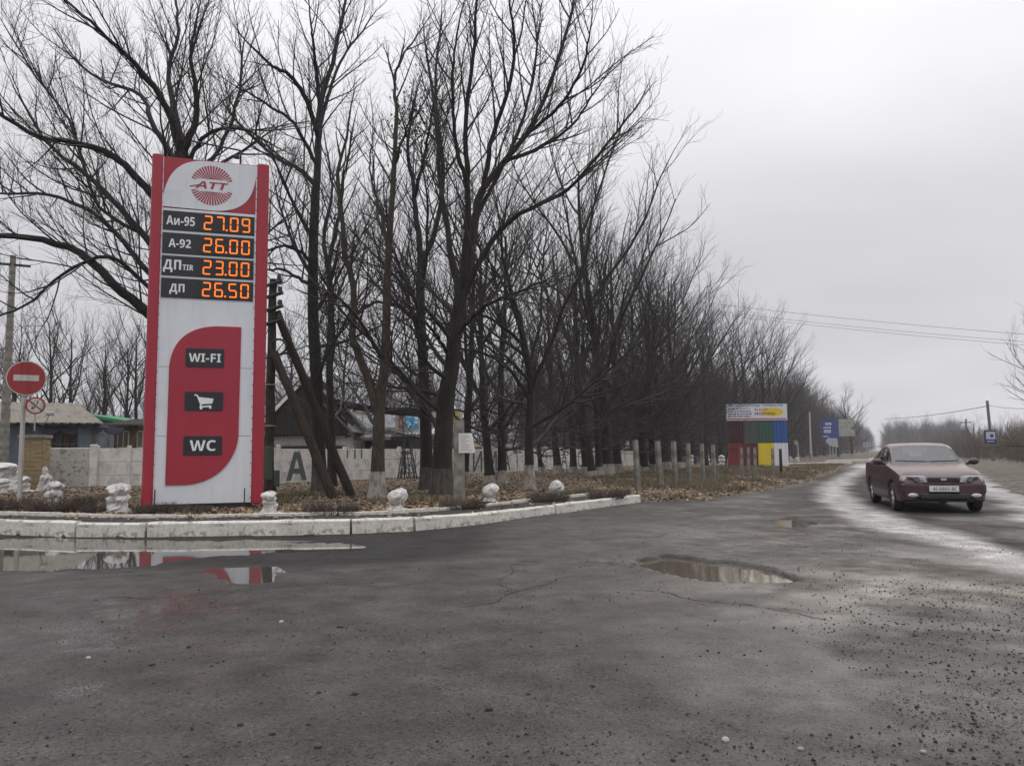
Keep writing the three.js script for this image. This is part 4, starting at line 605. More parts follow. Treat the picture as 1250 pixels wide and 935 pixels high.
{ // fallen leaves, grass and stones
  const r = rngOf(531), leaf = new THREE.PlaneGeometry(0.05, 0.085, 2, 2), p = leaf.attributes.position; for (let i = 0; i < p.count; i++) { const x = p.getX(i), y = p.getY(i); p.setXYZ(i, x * (1 - 4 * Math.abs(y)), y, 9 * x * x + 2.5 * y * y + 2 * x * y); } leaf.rotateX(-Math.PI / 2).computeVertexNormals();
  const L = []; let guard = 0;
  while (L.length < 70000 && guard++ < 600000) { const d = 13.5 + Math.pow(r(), 1.5) * 45, x = -22 + r() * (24 + d * 0.75), e = side(EDGE, x, d); if (e < 0.15 || e > 32) continue; const kerbed = d < 19.9 && x < 3.4; if (kerbed && e < BED && r() > 0.06) continue; if (r() > 0.35 + 0.9 * fbm(x * 0.6, d * 0.6, 533, 3)) continue; const t = r(), b = (0.4 + 0.85 * r()) * (e < 4.5 ? 1.35 : 0.95), s = 0.35 + 0.5 * r() + d * 0.006; L.push({ m: put(x, soilY(x, d) + 0.012, -d, r() * 6.28, s, s, (r() - 0.5) * 0.9, (r() - 0.5) * 0.9), c: lin(b * lerp(0.29, 0.14, t), b * lerp(0.19, 0.10, t), b * lerp(0.105, 0.066, t)) }); }
  instances('fallen_leaves', leaf, mat([1, 1, 1], 0.85, { side: THREE.DoubleSide }), L).userData.label = 'brown fallen leaves strewn over the verge';
  const blade = new THREE.BufferGeometry(); { const q = [], rr = rngOf(9); for (let k = 0; k < 9; k++) { const a = rr() * 6.28, c = Math.cos(a), s = Math.sin(a), h = 0.05 + rr() * 0.08, o = rr() * 0.05, w = 0.004; q.push(c * o - s * w, 0, s * o + c * w, c * o + s * w, 0, s * o - c * w, c * (o + h * 0.7), h, s * (o + h * 0.7)); } blade.setAttribute('position', new THREE.Float32BufferAttribute(q, 3)); blade.computeVertexNormals(); }
  const Q = []; guard = 0; while (Q.length < 8000 && guard++ < 300000) { const d = 13 + r() * 50, x = -14 + r() * (16 + d * 0.75), e = side(EDGE, x, d); if (e < 0.5 || e > 9) continue; const kerbed = d < 19.9 && x < 3.4; if (kerbed && e < BED) continue; if (fbm(x * 0.5, d * 0.5, 535, 3) < (x > 3 ? 0.50 : 0.62)) continue; const b = 0.6 + 0.8 * r(); Q.push({ m: put(x, soilY(x, d) - 0.01, -d, r() * 6.28, 0.8 + r()), c: lin(0.125 * b, 0.100 * b, 0.058 * b) }); }
  instances('withered_grass', blade, mat([1, 1, 1], 0.9, { side: THREE.DoubleSide }), Q).userData.label = 'withered grass tufts along the verge';
  const stone = new THREE.IcosahedronGeometry(1, 1), sp = stone.attributes.position; for (let i = 0; i < sp.count; i++) { const k = 0.75 + 0.5 * fbm(sp.getX(i) * 1.7 + 5, sp.getY(i) * 1.7 + sp.getZ(i) * 2.3, 541, 2); sp.setXYZ(i, sp.getX(i) * k, sp.getY(i) * k * 0.7, sp.getZ(i) * k); } stone.computeVertexNormals();
  const S = []; const spot = (x, d, s) => { const b = 0.35 + r() * r() * 1.5; S.push({ m: put(x, asphaltY(x, d) + s * 0.2, -d, r() * 6.28, s, s * (0.6 + 0.7 * r()), r() * 6.28, r() * 6.28), c: lin(0.045 * b, 0.039 * b, 0.034 * b) }); };
  for (let k = 0; k < 85000; k++) { const d = 2.4 + Math.pow(r(), 1.25) * 12, x = (r() - 0.5) * 2 * (2 + d * 0.75), dens = ss(0.44, 0.68, fbm(x * 0.7 + 30, d * 0.7, 543, 4)) * ss(-0.75, 0.5, x / (d + 1) + (4.6 - d) * 0.16) + 0.05; if (r() < dens) spot(x, d, 0.002 + 0.008 * Math.pow(r(), 4)); }
  for (let k = 0; k < 70000; k++) { const d = 2.4 + Math.pow(r(), 1.4) * 6.5, x = (r() - 0.42) * 2 * (1.6 + d * 0.7), dens = ss(0.46, 0.64, fbm(x * 0.8 + 60, d * 1.0, 547, 4)) * ss(-1.2, 1.2, x + (4.2 - d) * 0.5) + 0.03; if (r() < dens) spot(x, d, 0.0014 + 0.0022 * r()); }
  for (let k = 0; k < 5000; k++) { const d = 3.5 + r() * 11, a = r(); const e = LANE.findIndex((p) => p[1] > d), A = LANE[Math.max(0, e - 1)], B = LANE[Math.max(1, e)]; spot(lerp(A[0], B[0], clamp((d - A[1]) / (B[1] - A[1]), 0, 1)) - 0.9 - 2.6 * Math.abs(r() + r() - 1), d, 0.0015 + 0.0045 * a * a * a * a); }
  instances('gravel', stone, mat([1, 1, 1], 0.75), S).userData.label = 'loose gravel scattered over the asphalt';
  const big = [[388, 912, 5, 1], [332, 897, 4, 0], [415, 766, 4, 1], [597, 867, 5, 0], [185, 812, 4, 1], [343, 761, 3, 3], [293, 886, 4, 0], [230, 791, 3, 0], [433, 848, 4, 0], [886, 905, 5, 3], [978, 916, 4, 2], [1128, 920, 4, 2], [645, 848, 3, 0], [107, 804, 3, 3], [376, 885, 3, 0], [389, 846, 3, 0], [840, 873, 3, 0], [1161, 917, 4, 0], [724, 838, 3, 0], [799, 692, 5, 1]];
  const cols = [[0.03, 0.026, 0.024], [0.045, 0.04, 0.036], [0.22, 0.2, 0.18], [0.3, 0.27, 0.24]], sms = cols.map((c) => mat(c, 0.8)); 
  big.forEach(([px, py, w, c], i) => { const g = G(px, py), s = w * -g.z / FPX, o = part('stone', stone.clone().rotateY(i * 1.7).scale(s, s, s).translate(g.x, asphaltY(g.x, -g.z) + s * 0.3, g.z), sms[c]); tag(o, c > 1 ? 'pale loose stone lying on the wet asphalt in the foreground' : 'dark loose stone lying on the wet asphalt in the foreground', 'stone', c > 1 ? 'pale loose stones on the asphalt' : 'dark loose stones on the asphalt'); });
}

// ------------------------------------------------------------------ concrete panel fence with painted letters
{
  const A = P(53, 560, 30), B = P(113, 560, 30.6), B2 = P(172, 560, 31.2), C = P(339, 560, 33), F = P(716, 560, 60), END = P(762, 560, 66.5), y0 = -0.02;
  const fence = (a, b, len, h, name, label) => {
    const dx = b.x - a.x, dz = b.z - a.z, L = Math.hypot(dx, dz), n = Math.round(L / len), t = thing(name, label, 'fence', [a.x, y0, a.z], Math.atan2(-dz, dx), 'concrete panel fence'), pl = L / n, r = rngOf(Math.round(L * 10)); delete t.userData.group;
    const post = rbox(0.15, h + 0.1, 0.15, 0.02), pans = [0, 1, 2].map((k) => rbox(pl - 0.12, h / 3 - 0.014, 0.07, 0.012));
    for (let i = 0; i <= n; i++) { const o = new THREE.Mesh(planar(norm(post.clone())), M.fence); o.name = 'fence_post'; o.position.set(i * pl, (h + 0.1) / 2, 0.01); o.rotation.z = (r() - 0.5) * 0.02; o.castShadow = o.receiveShadow = true; t.add(o); }
    pans.forEach(norm);
    for (let i = 0; i < n; i++) for (let k = 0; k < 3; k++) { const o = new THREE.Mesh(planar(norm(pans[k].clone().translate(i * 1.3, k * 0.7, 0))).translate(-i * 1.3, -k * 0.7, 0), M.fence); o.name = 'panel'; o.position.set((i + 0.5) * pl, h / 3 * (k + 0.5), (r() - 0.5) * 0.02); o.rotation.z = (r() - 0.5) * 0.006; o.castShadow = o.receiveShadow = true; t.add(o); }
    return t;
  };
  const w = thing('plastered_wall', 'rough white plastered wall between the brick pillar and the panel fence', 'wall', [A.x, y0, A.z], Math.atan2(-(B.z - A.z), B.x - A.x)), WL = Math.hypot(B.x - A.x, B.z - A.z);
  part('wall', rbox(WL, 1.62, 0.25, 0.03, WL / 2, 0.81, -0.05, 3), M.plaster, w); part('pilaster', rbox(0.26, 1.75, 0.3, 0.03, WL + 0.02, 0.87, 0), M.fence, w);
  fence(P(118, 560, 30.8), C, 1.15, 1.6, 'panel_fence', 'short stretch of white panel fence left of the price pylon');
  const main = fence(C, END, 2.0, 1.53, 'panel_fence', 'long white panel fence with large dark green painted letters'), dx = END.x - C.x, dz = END.z - C.z, L = Math.hypot(dx, dz);
  const letters = [[361, 'А'], [493, 'Т'], [582, 'И'], [599, 'М'], [617, 'А'], [631, 'Т'], [661, 'К'], [688, 'А'], [708, 'О'], [724, 'П']];
  for (const [px, c] of letters) { const a = sight(px, 560), t = (a.x * C.z - a.z * C.x) / (a.z * dx - a.x * dz); part('painted_letter', textGeo(c, 1.2, 0.004, px < 400 ? fontBold : fontPlain, c === 'М' ? 1.25 : px < 400 ? 1.2 : 1.0).translate(t * L, 0.80, 0.056), M.green, main); }
  const pt = []; for (const px of [422.5, 432, 440, 466]) { const a = sight(px, 560), t = (a.x * C.z - a.z * C.x) / (a.z * dx - a.x * dz); pt.push(box(0.09, 0.42, 0.004, t * L, 1.3, 0.058)); } for (const g of pt) part('painted_stroke', g, M.green, main);
  const g1 = P(765, 560, 67), g2 = P(777, 560, 67.5); const gt = thing('gate_wall', 'short piece of white wall with a dark opening above it left of the first stub post', 'wall', [g1.x, -0.05, g1.z], Math.atan2(-(g2.z - g1.z), g2.x - g1.x));
  const gw = Math.hypot(g2.x - g1.x, g2.z - g1.z); part('wall', rbox(gw, 1.5, 0.2, 0.02, gw / 2, 0.75, 0), M.fence, gt); part('pillar', rbox(0.25, 2.6, 0.25, 0.02, 0.1, 1.3, 0), M.fence, gt); part('lintel', rbox(gw + 0.3, 0.18, 0.3, 0.02, gw / 2, 2.68, 0), M.dark, gt);
}
// ------------------------------------------------------------------ sheds and stalls behind the fence
const cloneTex = (t, ru, rv) => { const q = t.clone(); q.repeat.set(ru, rv); q.needsUpdate = true; return q; };
function corrugated(w, l, pitch, amp, trapezoid) { // lies in x and z, waves run along z
  const n = Math.max(8, Math.round(w / pitch) * 6), p = [], idx = []; for (let j = 0; j < 2; j++) for (let s = 0; s < 2; s++) for (let i = 0; i <= n; i++) { const x = i / n * w, ph = x / pitch % 1, y = trapezoid ? amp * (ss(0.05, 0.15, ph) - ss(0.45, 0.55, ph)) : amp * Math.sin(x / pitch * 6.2832); p.push(x, y - s * 0.012, j ? -l : 0); }
  const m = n + 1; for (let i = 0; i < n; i++) { idx.push(i, i + 1, 2 * m + i + 1, i, 2 * m + i + 1, 2 * m + i, m + i, 3 * m + i, 3 * m + i + 1, m + i, 3 * m + i + 1, m + i + 1, m + i, m + i + 1, i + 1, m + i, i + 1, i); }
  const g = new THREE.BufferGeometry(); g.setAttribute('position', new THREE.Float32BufferAttribute(p, 3)); g.setIndex(idx); const q = g.toNonIndexed(); q.computeVertexNormals(); return q;
}
const ribWall = (w, h, pitch = 0.2, amp = 0.03) => corrugated(w, h, pitch, amp, true).rotateX(Math.PI / 2);
const CM = {
  blue: mat([0.13, 0.175, 0.22], 0.6, { map: T.grime }), asbestos: mat([0.24, 0.225, 0.195], 0.95, { map: T.grime }), greyBlue: mat([0.20, 0.225, 0.25], 0.7, { map: T.grime }), greenRoof: mat([0.03, 0.24, 0.11], 0.5, { map: T.grime }),
  yellowWood: mat([0.40, 0.31, 0.17], 0.85, { map: T.wood }), brown: mat([0.10, 0.07, 0.045], 0.9, { map: T.wood }), boards: mat([0.075, 0.072, 0.068], 0.95, { map: T.wood }), slate: mat([0.12, 0.115, 0.11], 0.95, { map: T.grime }), paleRoof: mat([0.42, 0.43, 0.45], 0.6, { map: T.grime }), greyWall: mat([0.22, 0.22, 0.22], 0.9, { map: T.grime }), curtain: mat([0.34, 0.25, 0.21], 0.95, { map: T.cloth }), teal: mat([0.17, 0.24, 0.25], 0.8, { map: T.grime }), cream: mat([0.45, 0.43, 0.36], 0.8, { map: T.grime }), stallBlue: mat([0.03, 0.10, 0.28], 0.6, { map: T.grime }),
};
CM.curtain.userData.metres = false;
{ // left kiosk
  const D = 34.5, TU = 0.42, b = P(112, 560, D), dir = V(Math.cos(TU), 0, -Math.sin(TU)), along = (px) => { const q = sight(px, 560); return (b.x * q.z - b.z * q.x) / (q.x * dir.z - q.z * dir.x); }, W = -along(-60), a = b.clone().addScaledVector(dir, -W), eave = P(100, 517, D).y, ridge = P(60, 493, D + 1).y, k = thing('metal_kiosk', 'grey-blue metal kiosk with a ribbed pale roof behind the no entry sign', 'kiosk', [a.x, -0.05, a.z], TU), X = (px) => W + along(px);
  part('wall', ribWall(X(50), eave, 0.25, 0.02).translate(0, 0, 0), CM.blue, k); part('wall', ribWall(W - X(93) - 0.1, eave, 0.25, 0.02).translate(X(93), 0, 0), CM.blue, k);
  part('back_wall', [box(W - 0.2, eave, 0.1, W / 2, eave / 2, -4.4), box(0.1, eave, 4.3, 0.08, eave / 2, -2.2), box(0.1, eave, 4.3, W - 0.15, eave / 2, -2.2)], CM.greyBlue, k);
  const rg = corrugated(W + 0.7, 3.0, 0.32, 0.035), rp = rg.attributes.position; for (let i = 0; i < rp.count; i++) if (rp.getZ(i) < -1) rp.setX(i, rp.getX(i) * (W - 0.6) / (W + 0.7)); const rf = part('roof', rg.translate(-0.3, 0, 0), CM.asbestos, k); rf.position.set(0, eave + 0.04, 0.45); rf.rotation.x = Math.atan2(ridge - eave, 2.6);
  part('hip', (() => { const g = new THREE.BufferGeometry(), y1 = ridge - 0.05; g.setAttribute('position', new THREE.Float32BufferAttribute([W + 0.4, eave, 0.45, W + 0.4, eave, -5, W - 0.9, y1, -2.4], 3)); g.setIndex([0, 1, 2]); g.computeVertexNormals(); return g; })(), CM.asbestos, k); part('ceiling', box(W, 0.06, 4.6, W / 2, eave - 0.05, -2.1), CM.boards, k);
  part('eave_board', box(W + 0.6, 0.16, 0.04, W / 2, eave - 0.02, 0.38), CM.boards, k);
  part('curtain', [ribWall(X(90) - X(55), 1.5, 0.5, 0.05).translate(X(55), 0.95, -0.9)], CM.curtain, k);
  for (const px of [64, 74.5, 84]) part('window_post', box(0.07, eave - 0.9, 0.07, X(px), 0.9 + (eave - 0.9) / 2, -0.1), CM.boards, k);
  part('canopy_scallop', [0, 1, 2, 3].map((i) => new THREE.SphereGeometry(0.42, 14, 6, 0, 6.3, Math.PI / 2, Math.PI / 2).scale(1, 0.8, 0.12).translate(X(58) + i * 0.82, eave - 0.12, -0.05)), mat([0.06, 0.06, 0.10], 0.8), k);
  part('counter_rail', [box(X(93) - X(52), 0.06, 0.06, (X(93) + X(52)) / 2, 1.86, 0.12), box(0.05, 0.7, 0.05, X(53), 1.5, 0.12), box(0.05, 0.7, 0.05, X(88), 1.5, 0.12)], M.dark, k);
  part('floodlight', [rod(V(X(48), eave - 0.1, 0.3), V(X(56), eave + 0.05, 0.7), 0.02), rod(V(X(56), eave + 0.05, 0.7), V(X(60), eave + 0.35, 0.9), 0.02), rbox(0.32, 0.16, 0.2, 0.04, X(61.5), eave + 0.42, 0.95)], M.greyMetal, k);
}
{ // brick gate pillar: every brick stands out of the mortar
  const b = G(40, 597, 0.1), D = -b.z, w = (P(53, 560, D).x - P(27.5, 560, D).x), top = P(40, 533, D).y, t = thing('brick_pillar', 'yellow brick gate pillar between the metal kiosk and the plastered wall', 'pillar', [b.x, -0.05, b.z], 0.2);
  part('mortar', box(w - 0.03, top, w - 0.03, 0, top / 2, 0), mat([0.22, 0.20, 0.17], 0.95), t); part('cap', rbox(w + 0.12, 0.12, w + 0.12, 0.02, 0, top + 0.04, 0), M.concrete, t);
  const bm = [[0.27, 0.20, 0.10], [0.23, 0.165, 0.08], [0.31, 0.235, 0.125]].map((c) => mat(c, 0.9)), r = rngOf(61), sets = [[], [], []], nb = 3, bw = w / nb, rows = Math.floor(top / 0.078);
  for (let j = 0; j < rows; j++) for (let f = 0; f < 4; f++) for (let i = 0; i < nb; i++) { const o = (j % 2) * bw * 0.5, x0 = Math.max(-w / 2, -w / 2 + i * bw - o), x1 = Math.min(w / 2, -w / 2 + (i + 1) * bw - o + (i === nb - 1 ? o : 0)); if (x1 - x0 < 0.05) continue; sets[Math.floor(r() * 3)].push(box(x1 - x0 - 0.012, 0.064, 0.04, (x0 + x1) / 2, j * 0.078 + 0.04, w / 2 - 0.02 + 0.006 + r() * 0.005).rotateY(f * Math.PI / 2)); }
  sets.forEach((g, i) => { part('bricks', g, bm[i], t).userData.kind = 'stuff'; });
}
{ // green-roofed shed and the small yellow hut
  let D = 41, a = P(106, 560, D), b = P(215, 560, D), h1 = P(106, 508, D).y, h2 = P(215, 526, D).y; const W = b.x - a.x, s = thing('shed', 'grey-blue shed with a sloping bright green roof left of the price pylon', 'shed', [a.x, 0, -D]);
  const sh = extr(polyShape([[0, 0], [W, 0], [W, h2 - 0.12], [0, h1 - 0.12]]), 3.5).translate(0, 0, -3.5); part('wall', sh, CM.greyBlue, s); for (let i = 1; i < 9; i++) part('wall_rib', box(0.05, (h1 - 0.2) * 0.98, 0.03, i * W / 9, h1 / 2 - 0.15, 0.016), CM.greyBlue, s);
  const rl = Math.hypot(W + 0.6, h1 - h2), an = Math.atan2(h2 - h1, W); part('roof', [0].map(() => box(rl, 0.16, 4.2, rl / 2 - 0.3, 0.02, -1.8).rotateZ(an).translate(0, h1, 0)), CM.greenRoof, s);
  D = 36.5; a = P(138, 560, D); b = P(205, 560, D); const w = b.x - a.x, h = P(150, 520, D).y, k = thing('hut', 'small yellowish wooden hut with pale window frames left of the price pylon', 'hut', [a.x, 0, -D]);
  part('wall', box(w, h, 2.5, w / 2, h / 2, -1.26), CM.yellowWood, k); for (let i = 0; i < 7; i++) part('board', box(w / 7 - 0.02, h - 0.1, 0.03, (i + 0.5) * w / 7, h / 2, 0.016), CM.yellowWood, k);
  const rf = part('roof', corrugated(w + 0.8, 3.2, 0.16, 0.03), CM.brown, k); rf.position.set(-0.4, h + 0.05, 0.4); rf.rotation.x = 0.12;
  for (const x of [0.45, 1.35]) { const f = part('window', [box(0.55, 0.06, 0.05, x, h - 0.25, 0.06), box(0.55, 0.06, 0.05, x, h - 1.0, 0.06), box(0.05, 0.8, 0.05, x - 0.25, h - 0.62, 0.06), box(0.05, 0.8, 0.05, x + 0.25, h - 0.62, 0.06), box(0.04, 0.8, 0.04, x, h - 0.62, 0.06)], CM.cream, k); part('pane', box(0.5, 0.75, 0.02, x, h - 0.62, 0.04), mat([0.10, 0.09, 0.06], 0.2), f); }
}
{ // gabled house right of the pylon
  const D = 41, X = (px) => P(px, 560, D).x, Y = (py, px = 360) => P(px, py, D).y, x0 = X(322), xa = X(372), x1 = X(424), ye = Y(515), ya = Y(462), h = thing('gabled_house', 'dark boarded gable house behind the fence at the leaning props', 'house', [x0, 0, -D]), W = x1 - x0, A = xa - x0;
  part('wall', box(W - 0.3, ye - 0.55, 6, W / 2, (ye - 0.55) / 2, -3.2), M.fence, h);
  const gb = part('gable', extr(polyShape([[0.1, ye - 0.75], [W - 0.1, ye - 0.75], [W - 0.1, ye], [A, ya - 0.1], [0.1, ye]]), 0.2).translate(0, 0, -0.25), CM.boards, h); const nb = 12; for (let i = 0; i < nb; i++) { const x = (i + 0.5) * W / nb, t = x < A ? x / A : (W - x) / (W - A), hh = ye + (ya - ye) * t; part('board', box(W / nb - 0.03, hh - ye + 0.55, 0.03, x, (hh + ye - 0.75) / 2, -0.03), CM.boards, gb); }
  for (const [p, q, m] of [[[-0.3, ye - 0.25], [A, ya + 0.05], 'white'], [[W + 0.3, ye - 0.2], [A, ya + 0.05], 'dark']]) { const L = Math.hypot(q[0] - p[0], q[1] - p[1]), an = Math.atan2(q[1] - p[1], q[0] - p[0]); part('bargeboard', box(L, 0.17, 0.05, L / 2, 0, 0).rotateZ(an).translate(p[0], p[1], 0.08), m === 'white' ? M.fence : CM.boards, h); part('roof', box(L + 0.1, 0.1, 6.6, L / 2, 0.13, -3.2).rotateZ(m === 'white' ? an : an).translate(p[0], p[1] + (m === 'white' ? 0 : -0.26), 0), CM.slate, h); }
  const pr = part('porch_roof', corrugated(W + 0.4, 1.6, 0.2, 0.025), CM.slate, h); pr.position.set(-0.3, ye - 1.25, 1.0); pr.rotation.x = 0.35; part('porch_beam', box(W + 0.3, 0.14, 0.08, W / 2, ye - 1.35, 0.95), CM.boards, h);
}
{ // long stall with a sagging roof, pale lean-to roofs and a poster strip
  const D = 45, X = (px) => P(px, 560, D).x, Y = (px, py) => P(px, py, D).y, x0 = X(400), s = thing('market_stall', 'long low market building with a dark corrugated canopy and pale lean-to roofs behind the fence', 'stall', [x0, 0, -D]), W = X(560) - x0;
  part('wall', box(W, Y(480, 526), 5, W / 2, Y(480, 526) / 2, -3.5), CM.greyWall, s);
  { const l = X(522) - x0, n = 24, top = corrugated(l, 3.4, 0.22, 0.04), p = top.attributes.position; for (let i = 0; i < p.count; i++) { const t = p.getX(i) / l; p.setY(i, p.getY(i) + lerp(Y(400, 487), Y(522, 501), t) - 0.25 * Math.sin(t * Math.PI)); } top.computeVertexNormals(); part('canopy', top.translate(0, 0.1, 1.6), CM.slate, s); part('canopy_beam', [0, 1, 2].map((k) => { const a = V(0, lerp(Y(400, 487), Y(522, 501), 0) - 0.2, 1.4 - k * 1.4), b = V(l, Y(522, 501) - 0.2, 1.4 - k * 1.4), m = V(l / 2, (a.y + b.y) / 2 - 0.28, a.z); return new THREE.TubeGeometry(new THREE.QuadraticBezierCurve3(a, m, b), 12, 0.12, 5); }), CM.boards, s); }
  for (const [p0, p1, y0, y1] of [[398, 441, 528, 520], [432, 482, 535, 524], [484, 536, 531, 523]]) { const w = X(p1) - X(p0), rf = part('lean_to_roof', corrugated(w, 2.2, 0.2, 0.025), CM.paleRoof, s); rf.position.set(X(p0) - x0, Y(p0, y0), 1.7); rf.rotation.x = Math.atan2(Y(p0, y1) - Y(p0, y0), 2.2); part('fascia', box(w, 0.12, 0.04, w / 2 + X(p0) - x0, Y(p0, y0) - 0.08, 1.66), CM.greyWall, s); }
  part('shutter', [box(X(452) - X(408), 0.9, 0.06, X(430) - x0, 1.55, -0.92)], M.dark, s);
  for (const px of [414, 431, 449, 470]) part('stall_post', box(0.12, 2.0, 0.12, X(px) - x0, 1, 1.3), CM.greyWall, s);
  const D2 = 52.5, X2 = (px) => P(px, 560, D2).x - x0, Y2 = (px, py) => P(px, py, D2).y; part('upper_wall', box(X2(562) - X2(398), Y2(480, 502), 1.5, (X2(562) + X2(398)) / 2, Y2(480, 502) / 2, D - D2 - 0.8), CM.cream, s);
  // posters are flat prints
  const poster = (px0, px1, y0, y1, seed, base, marks) => { const c = document.createElement('canvas'); c.width = 96; c.height = 96; const g = c.getContext('2d'), r = rngOf(seed); g.fillStyle = base; g.fillRect(0, 0, 96, 96); for (const m of marks) for (let i = 0; i < 7; i++) { g.fillStyle = m; g.fillRect(r() * 80, r() * 84, 8 + r() * 34, 4 + r() * 14); } const t = new THREE.CanvasTexture(c); t.colorSpace = THREE.SRGBColorSpace; const w = X2(px1) - X2(px0), hh = Y2(px0, y0) - Y2(px0, y1); const o = new THREE.Mesh(new THREE.BoxGeometry(w, hh, 0.04), new THREE.MeshStandardMaterial({ map: t, roughness: 0.5 })); o.name = 'poster'; o.position.set((X2(px0) + X2(px1)) / 2, (Y2(px0, y0) + Y2(px0, y1)) / 2, D - D2 - 0.02); o.castShadow = o.receiveShadow = true; s.add(o); };
  poster(428, 441, 507, 522, 1, '#b9bcc0', ['#d5d7da', '#9fa4ab']); poster(443, 455, 507, 522, 2, '#c8cacd', ['#aab0b8', '#dcdde0']); poster(470, 482, 506, 522, 3, '#c6c4cc', ['#8c93a8', '#b7aebc']); poster(486, 493, 506, 522, 4, '#7d3f4c', ['#b98', '#435']); poster(494, 510, 505, 523, 5, '#3c8fb4', ['#7cc0d8', '#2b6d96', '#c8d8e0']); poster(511, 520, 505, 523, 6, '#c4bfc2', ['#a34a50', '#d8d4d6', '#777']); poster(545, 560, 503, 513, 7, '#b9a93a', ['#8f8230', '#d8cc70', '#6b5f38']); poster(545, 560, 513, 527, 8, '#c9a9b0', ['#a96a78', '#dcd0d2', '#867']);
}
{ // blue stalls farther along, teal house at the end
  for (const [p0, p1, y0, D, m, l] of [[572, 589, 549, 58, 'stallBlue', 'blue stall under a brown roof right of the post with a notice'], [590, 604, 551, 60, 'stallBlue', 'low blue stall before the double-stemmed tree'], [616, 634, 549.5, 63, 'stallBlue', 'blue stall behind the painted letters right of the double-stemmed tree'], [636, 672, 551, 70, 'cream', 'low pale stall behind the bright-footed tree']]) { const a = P(p0, 560, D), b = P(p1, 560, D), w = b.x - a.x, h = P(p0, y0, D).y, s = thing('stall', l, 'stall', [a.x, 0, -D], 0.25); part('wall', box(w, h, 2.5, w / 2, h / 2, -1.3), CM[m], s); part('awning', box(w + 0.5, 0.35, 3.1, w / 2, h + 0.18, -1.2, 0, 0, 0.1), p0 === 572 ? CM.yellowWood : CM.slate, s); part('counter', box(w, 0.08, 0.5, w / 2, 0.95, 0.1), CM.cream, s); }
  const D = 82, a = P(826, 560, D), b = P(868, 560, D), w = b.x - a.x, h = P(840, 541, D).y, s = thing('teal_house', 'low blue-green house with a slate roof left of the colour panel board', 'house', [a.x, 0, -D], 0.15); part('wall', box(w, h, 6, w / 2, h / 2, -3.1), CM.teal, s); const rh = P(840, 522, D).y;
  part('roof', extr(polyShape([[-0.4, h], [w + 0.5, h], [w * 0.75, rh], [w * 0.2, rh]]), 7).translate(0, 0, -6.6), CM.slate, s); for (const x of [0.25, 0.65]) { const f = part('window', box(0.9, 1.0, 0.06, w * x, h * 0.55, 0), CM.cream, s); part('pane', box(0.75, 0.85, 0.03, w * x, h * 0.55, 0.03), M.plate, f); }
}
{ // dark iron trellis by the fence
  const b = G(497, 585, 0.05), D = -b.z, h = P(497, 541, D).y, t = thing('iron_trellis', 'dark iron trellis pyramid overgrown with bare vines before the fence', 'trellis', [b.x, 0, b.z], 0.3), r = rngOf(71), c = [[-0.42, -0.4], [0.42, -0.4], [0.42, 0.4], [-0.42, 0.4]];
  for (const [x, z] of c) part('leg', rod(V(x, 0, z), V(x * 0.3, h, z * 0.3), 0.03, 0.025, 6), M.dark, t);
  for (let k = 1; k < 5; k++) { const f = 1 - k / 5 * 0.7; part('brace', c.map(([x, z], i) => rod(V(x * f, h * k / 5, z * f), V(c[(i + 1) % 4][0] * f, h * k / 5, c[(i + 1) % 4][1] * f), 0.017, 0.017, 5)), M.dark, t); }
  part('mast', rod(V(-0.1, 0.4, 0), V(-0.25, h * 1.75, 0), 0.035, 0.025, 6), M.dark, t);
  const tb = new Tubes(); for (let k = 0; k < 22; k++) { const a = r() * 6.28, p = wander(r, V(Math.cos(a) * 0.45, 0, Math.sin(a) * 0.45), V(-Math.cos(a) * 0.25, 1, -Math.sin(a) * 0.25).normalize(), h * (0.6 + 0.6 * r()), 9, 0.5, 0.05); tb.add(p, taper(10, 0.018, 0.006), 4); } tb.mesh('vine', M.twig, t);
}
// ------------------------------------------------------------------ posts and poles
{
  const b = G(560.5, 613, 0.17), D = -b.z, h = P(560, 513, D).y - 0.1, t = thing('concrete_post', 'grey square concrete post with a paper notice fixed to it', 'post', [b.x, 0.1, b.z], 0.15);
  const shaft = new THREE.CylinderGeometry(0.125 * 1.414 * 0.86, 0.125 * 1.414, h, 4, 6).rotateY(Math.PI / 4).translate(0, h / 2, 0); part('shaft', norm(shaft), M.concrete, t).geometry.computeVertexNormals();
  const y = P(561, 541, D).y - 0.1, c = document.createElement('canvas'); c.width = 64; c.height = 80; const g = c.getContext('2d'), r = rngOf(5); g.fillStyle = '#c9c8c2'; g.fillRect(0, 0, 64, 80); g.fillStyle = '#8e8d88'; for (let i = 0; i < 9; i++) g.fillRect(8, 9 + i * 7.4, 18 + r() * 30, 2.2); const tx = new THREE.CanvasTexture(c); tx.colorSpace = THREE.SRGBColorSpace;
  const pp = new THREE.PlaneGeometry(0.30, 0.44, 6, 6), q = pp.attributes.position; for (let i = 0; i < q.count; i++) { const u = q.getX(i) / 0.3 + 0.5, v = q.getY(i) / 0.44 + 0.5; q.setZ(i, 0.01 + 0.09 * u * u * (1 - v) + 0.02 * u); q.setX(i, q.getX(i) + 0.06 * (1 - v) * u); } pp.computeVertexNormals();
  const nt = new THREE.Mesh(pp, new THREE.MeshStandardMaterial({ map: tx, roughness: 0.9, side: THREE.DoubleSide })); nt.name = 'paper_notice'; nt.position.set(0.13, y, 0.125); nt.castShadow = true; t.add(nt);
  for (const dy of [-0.12, 0.12]) part('wire_tie', new THREE.TorusGeometry(0.155, 0.005, 4, 4).rotateX(Math.PI / 2).rotateY(Math.PI / 4).translate(0, y + dy, 0), M.greyMetal, t);
}
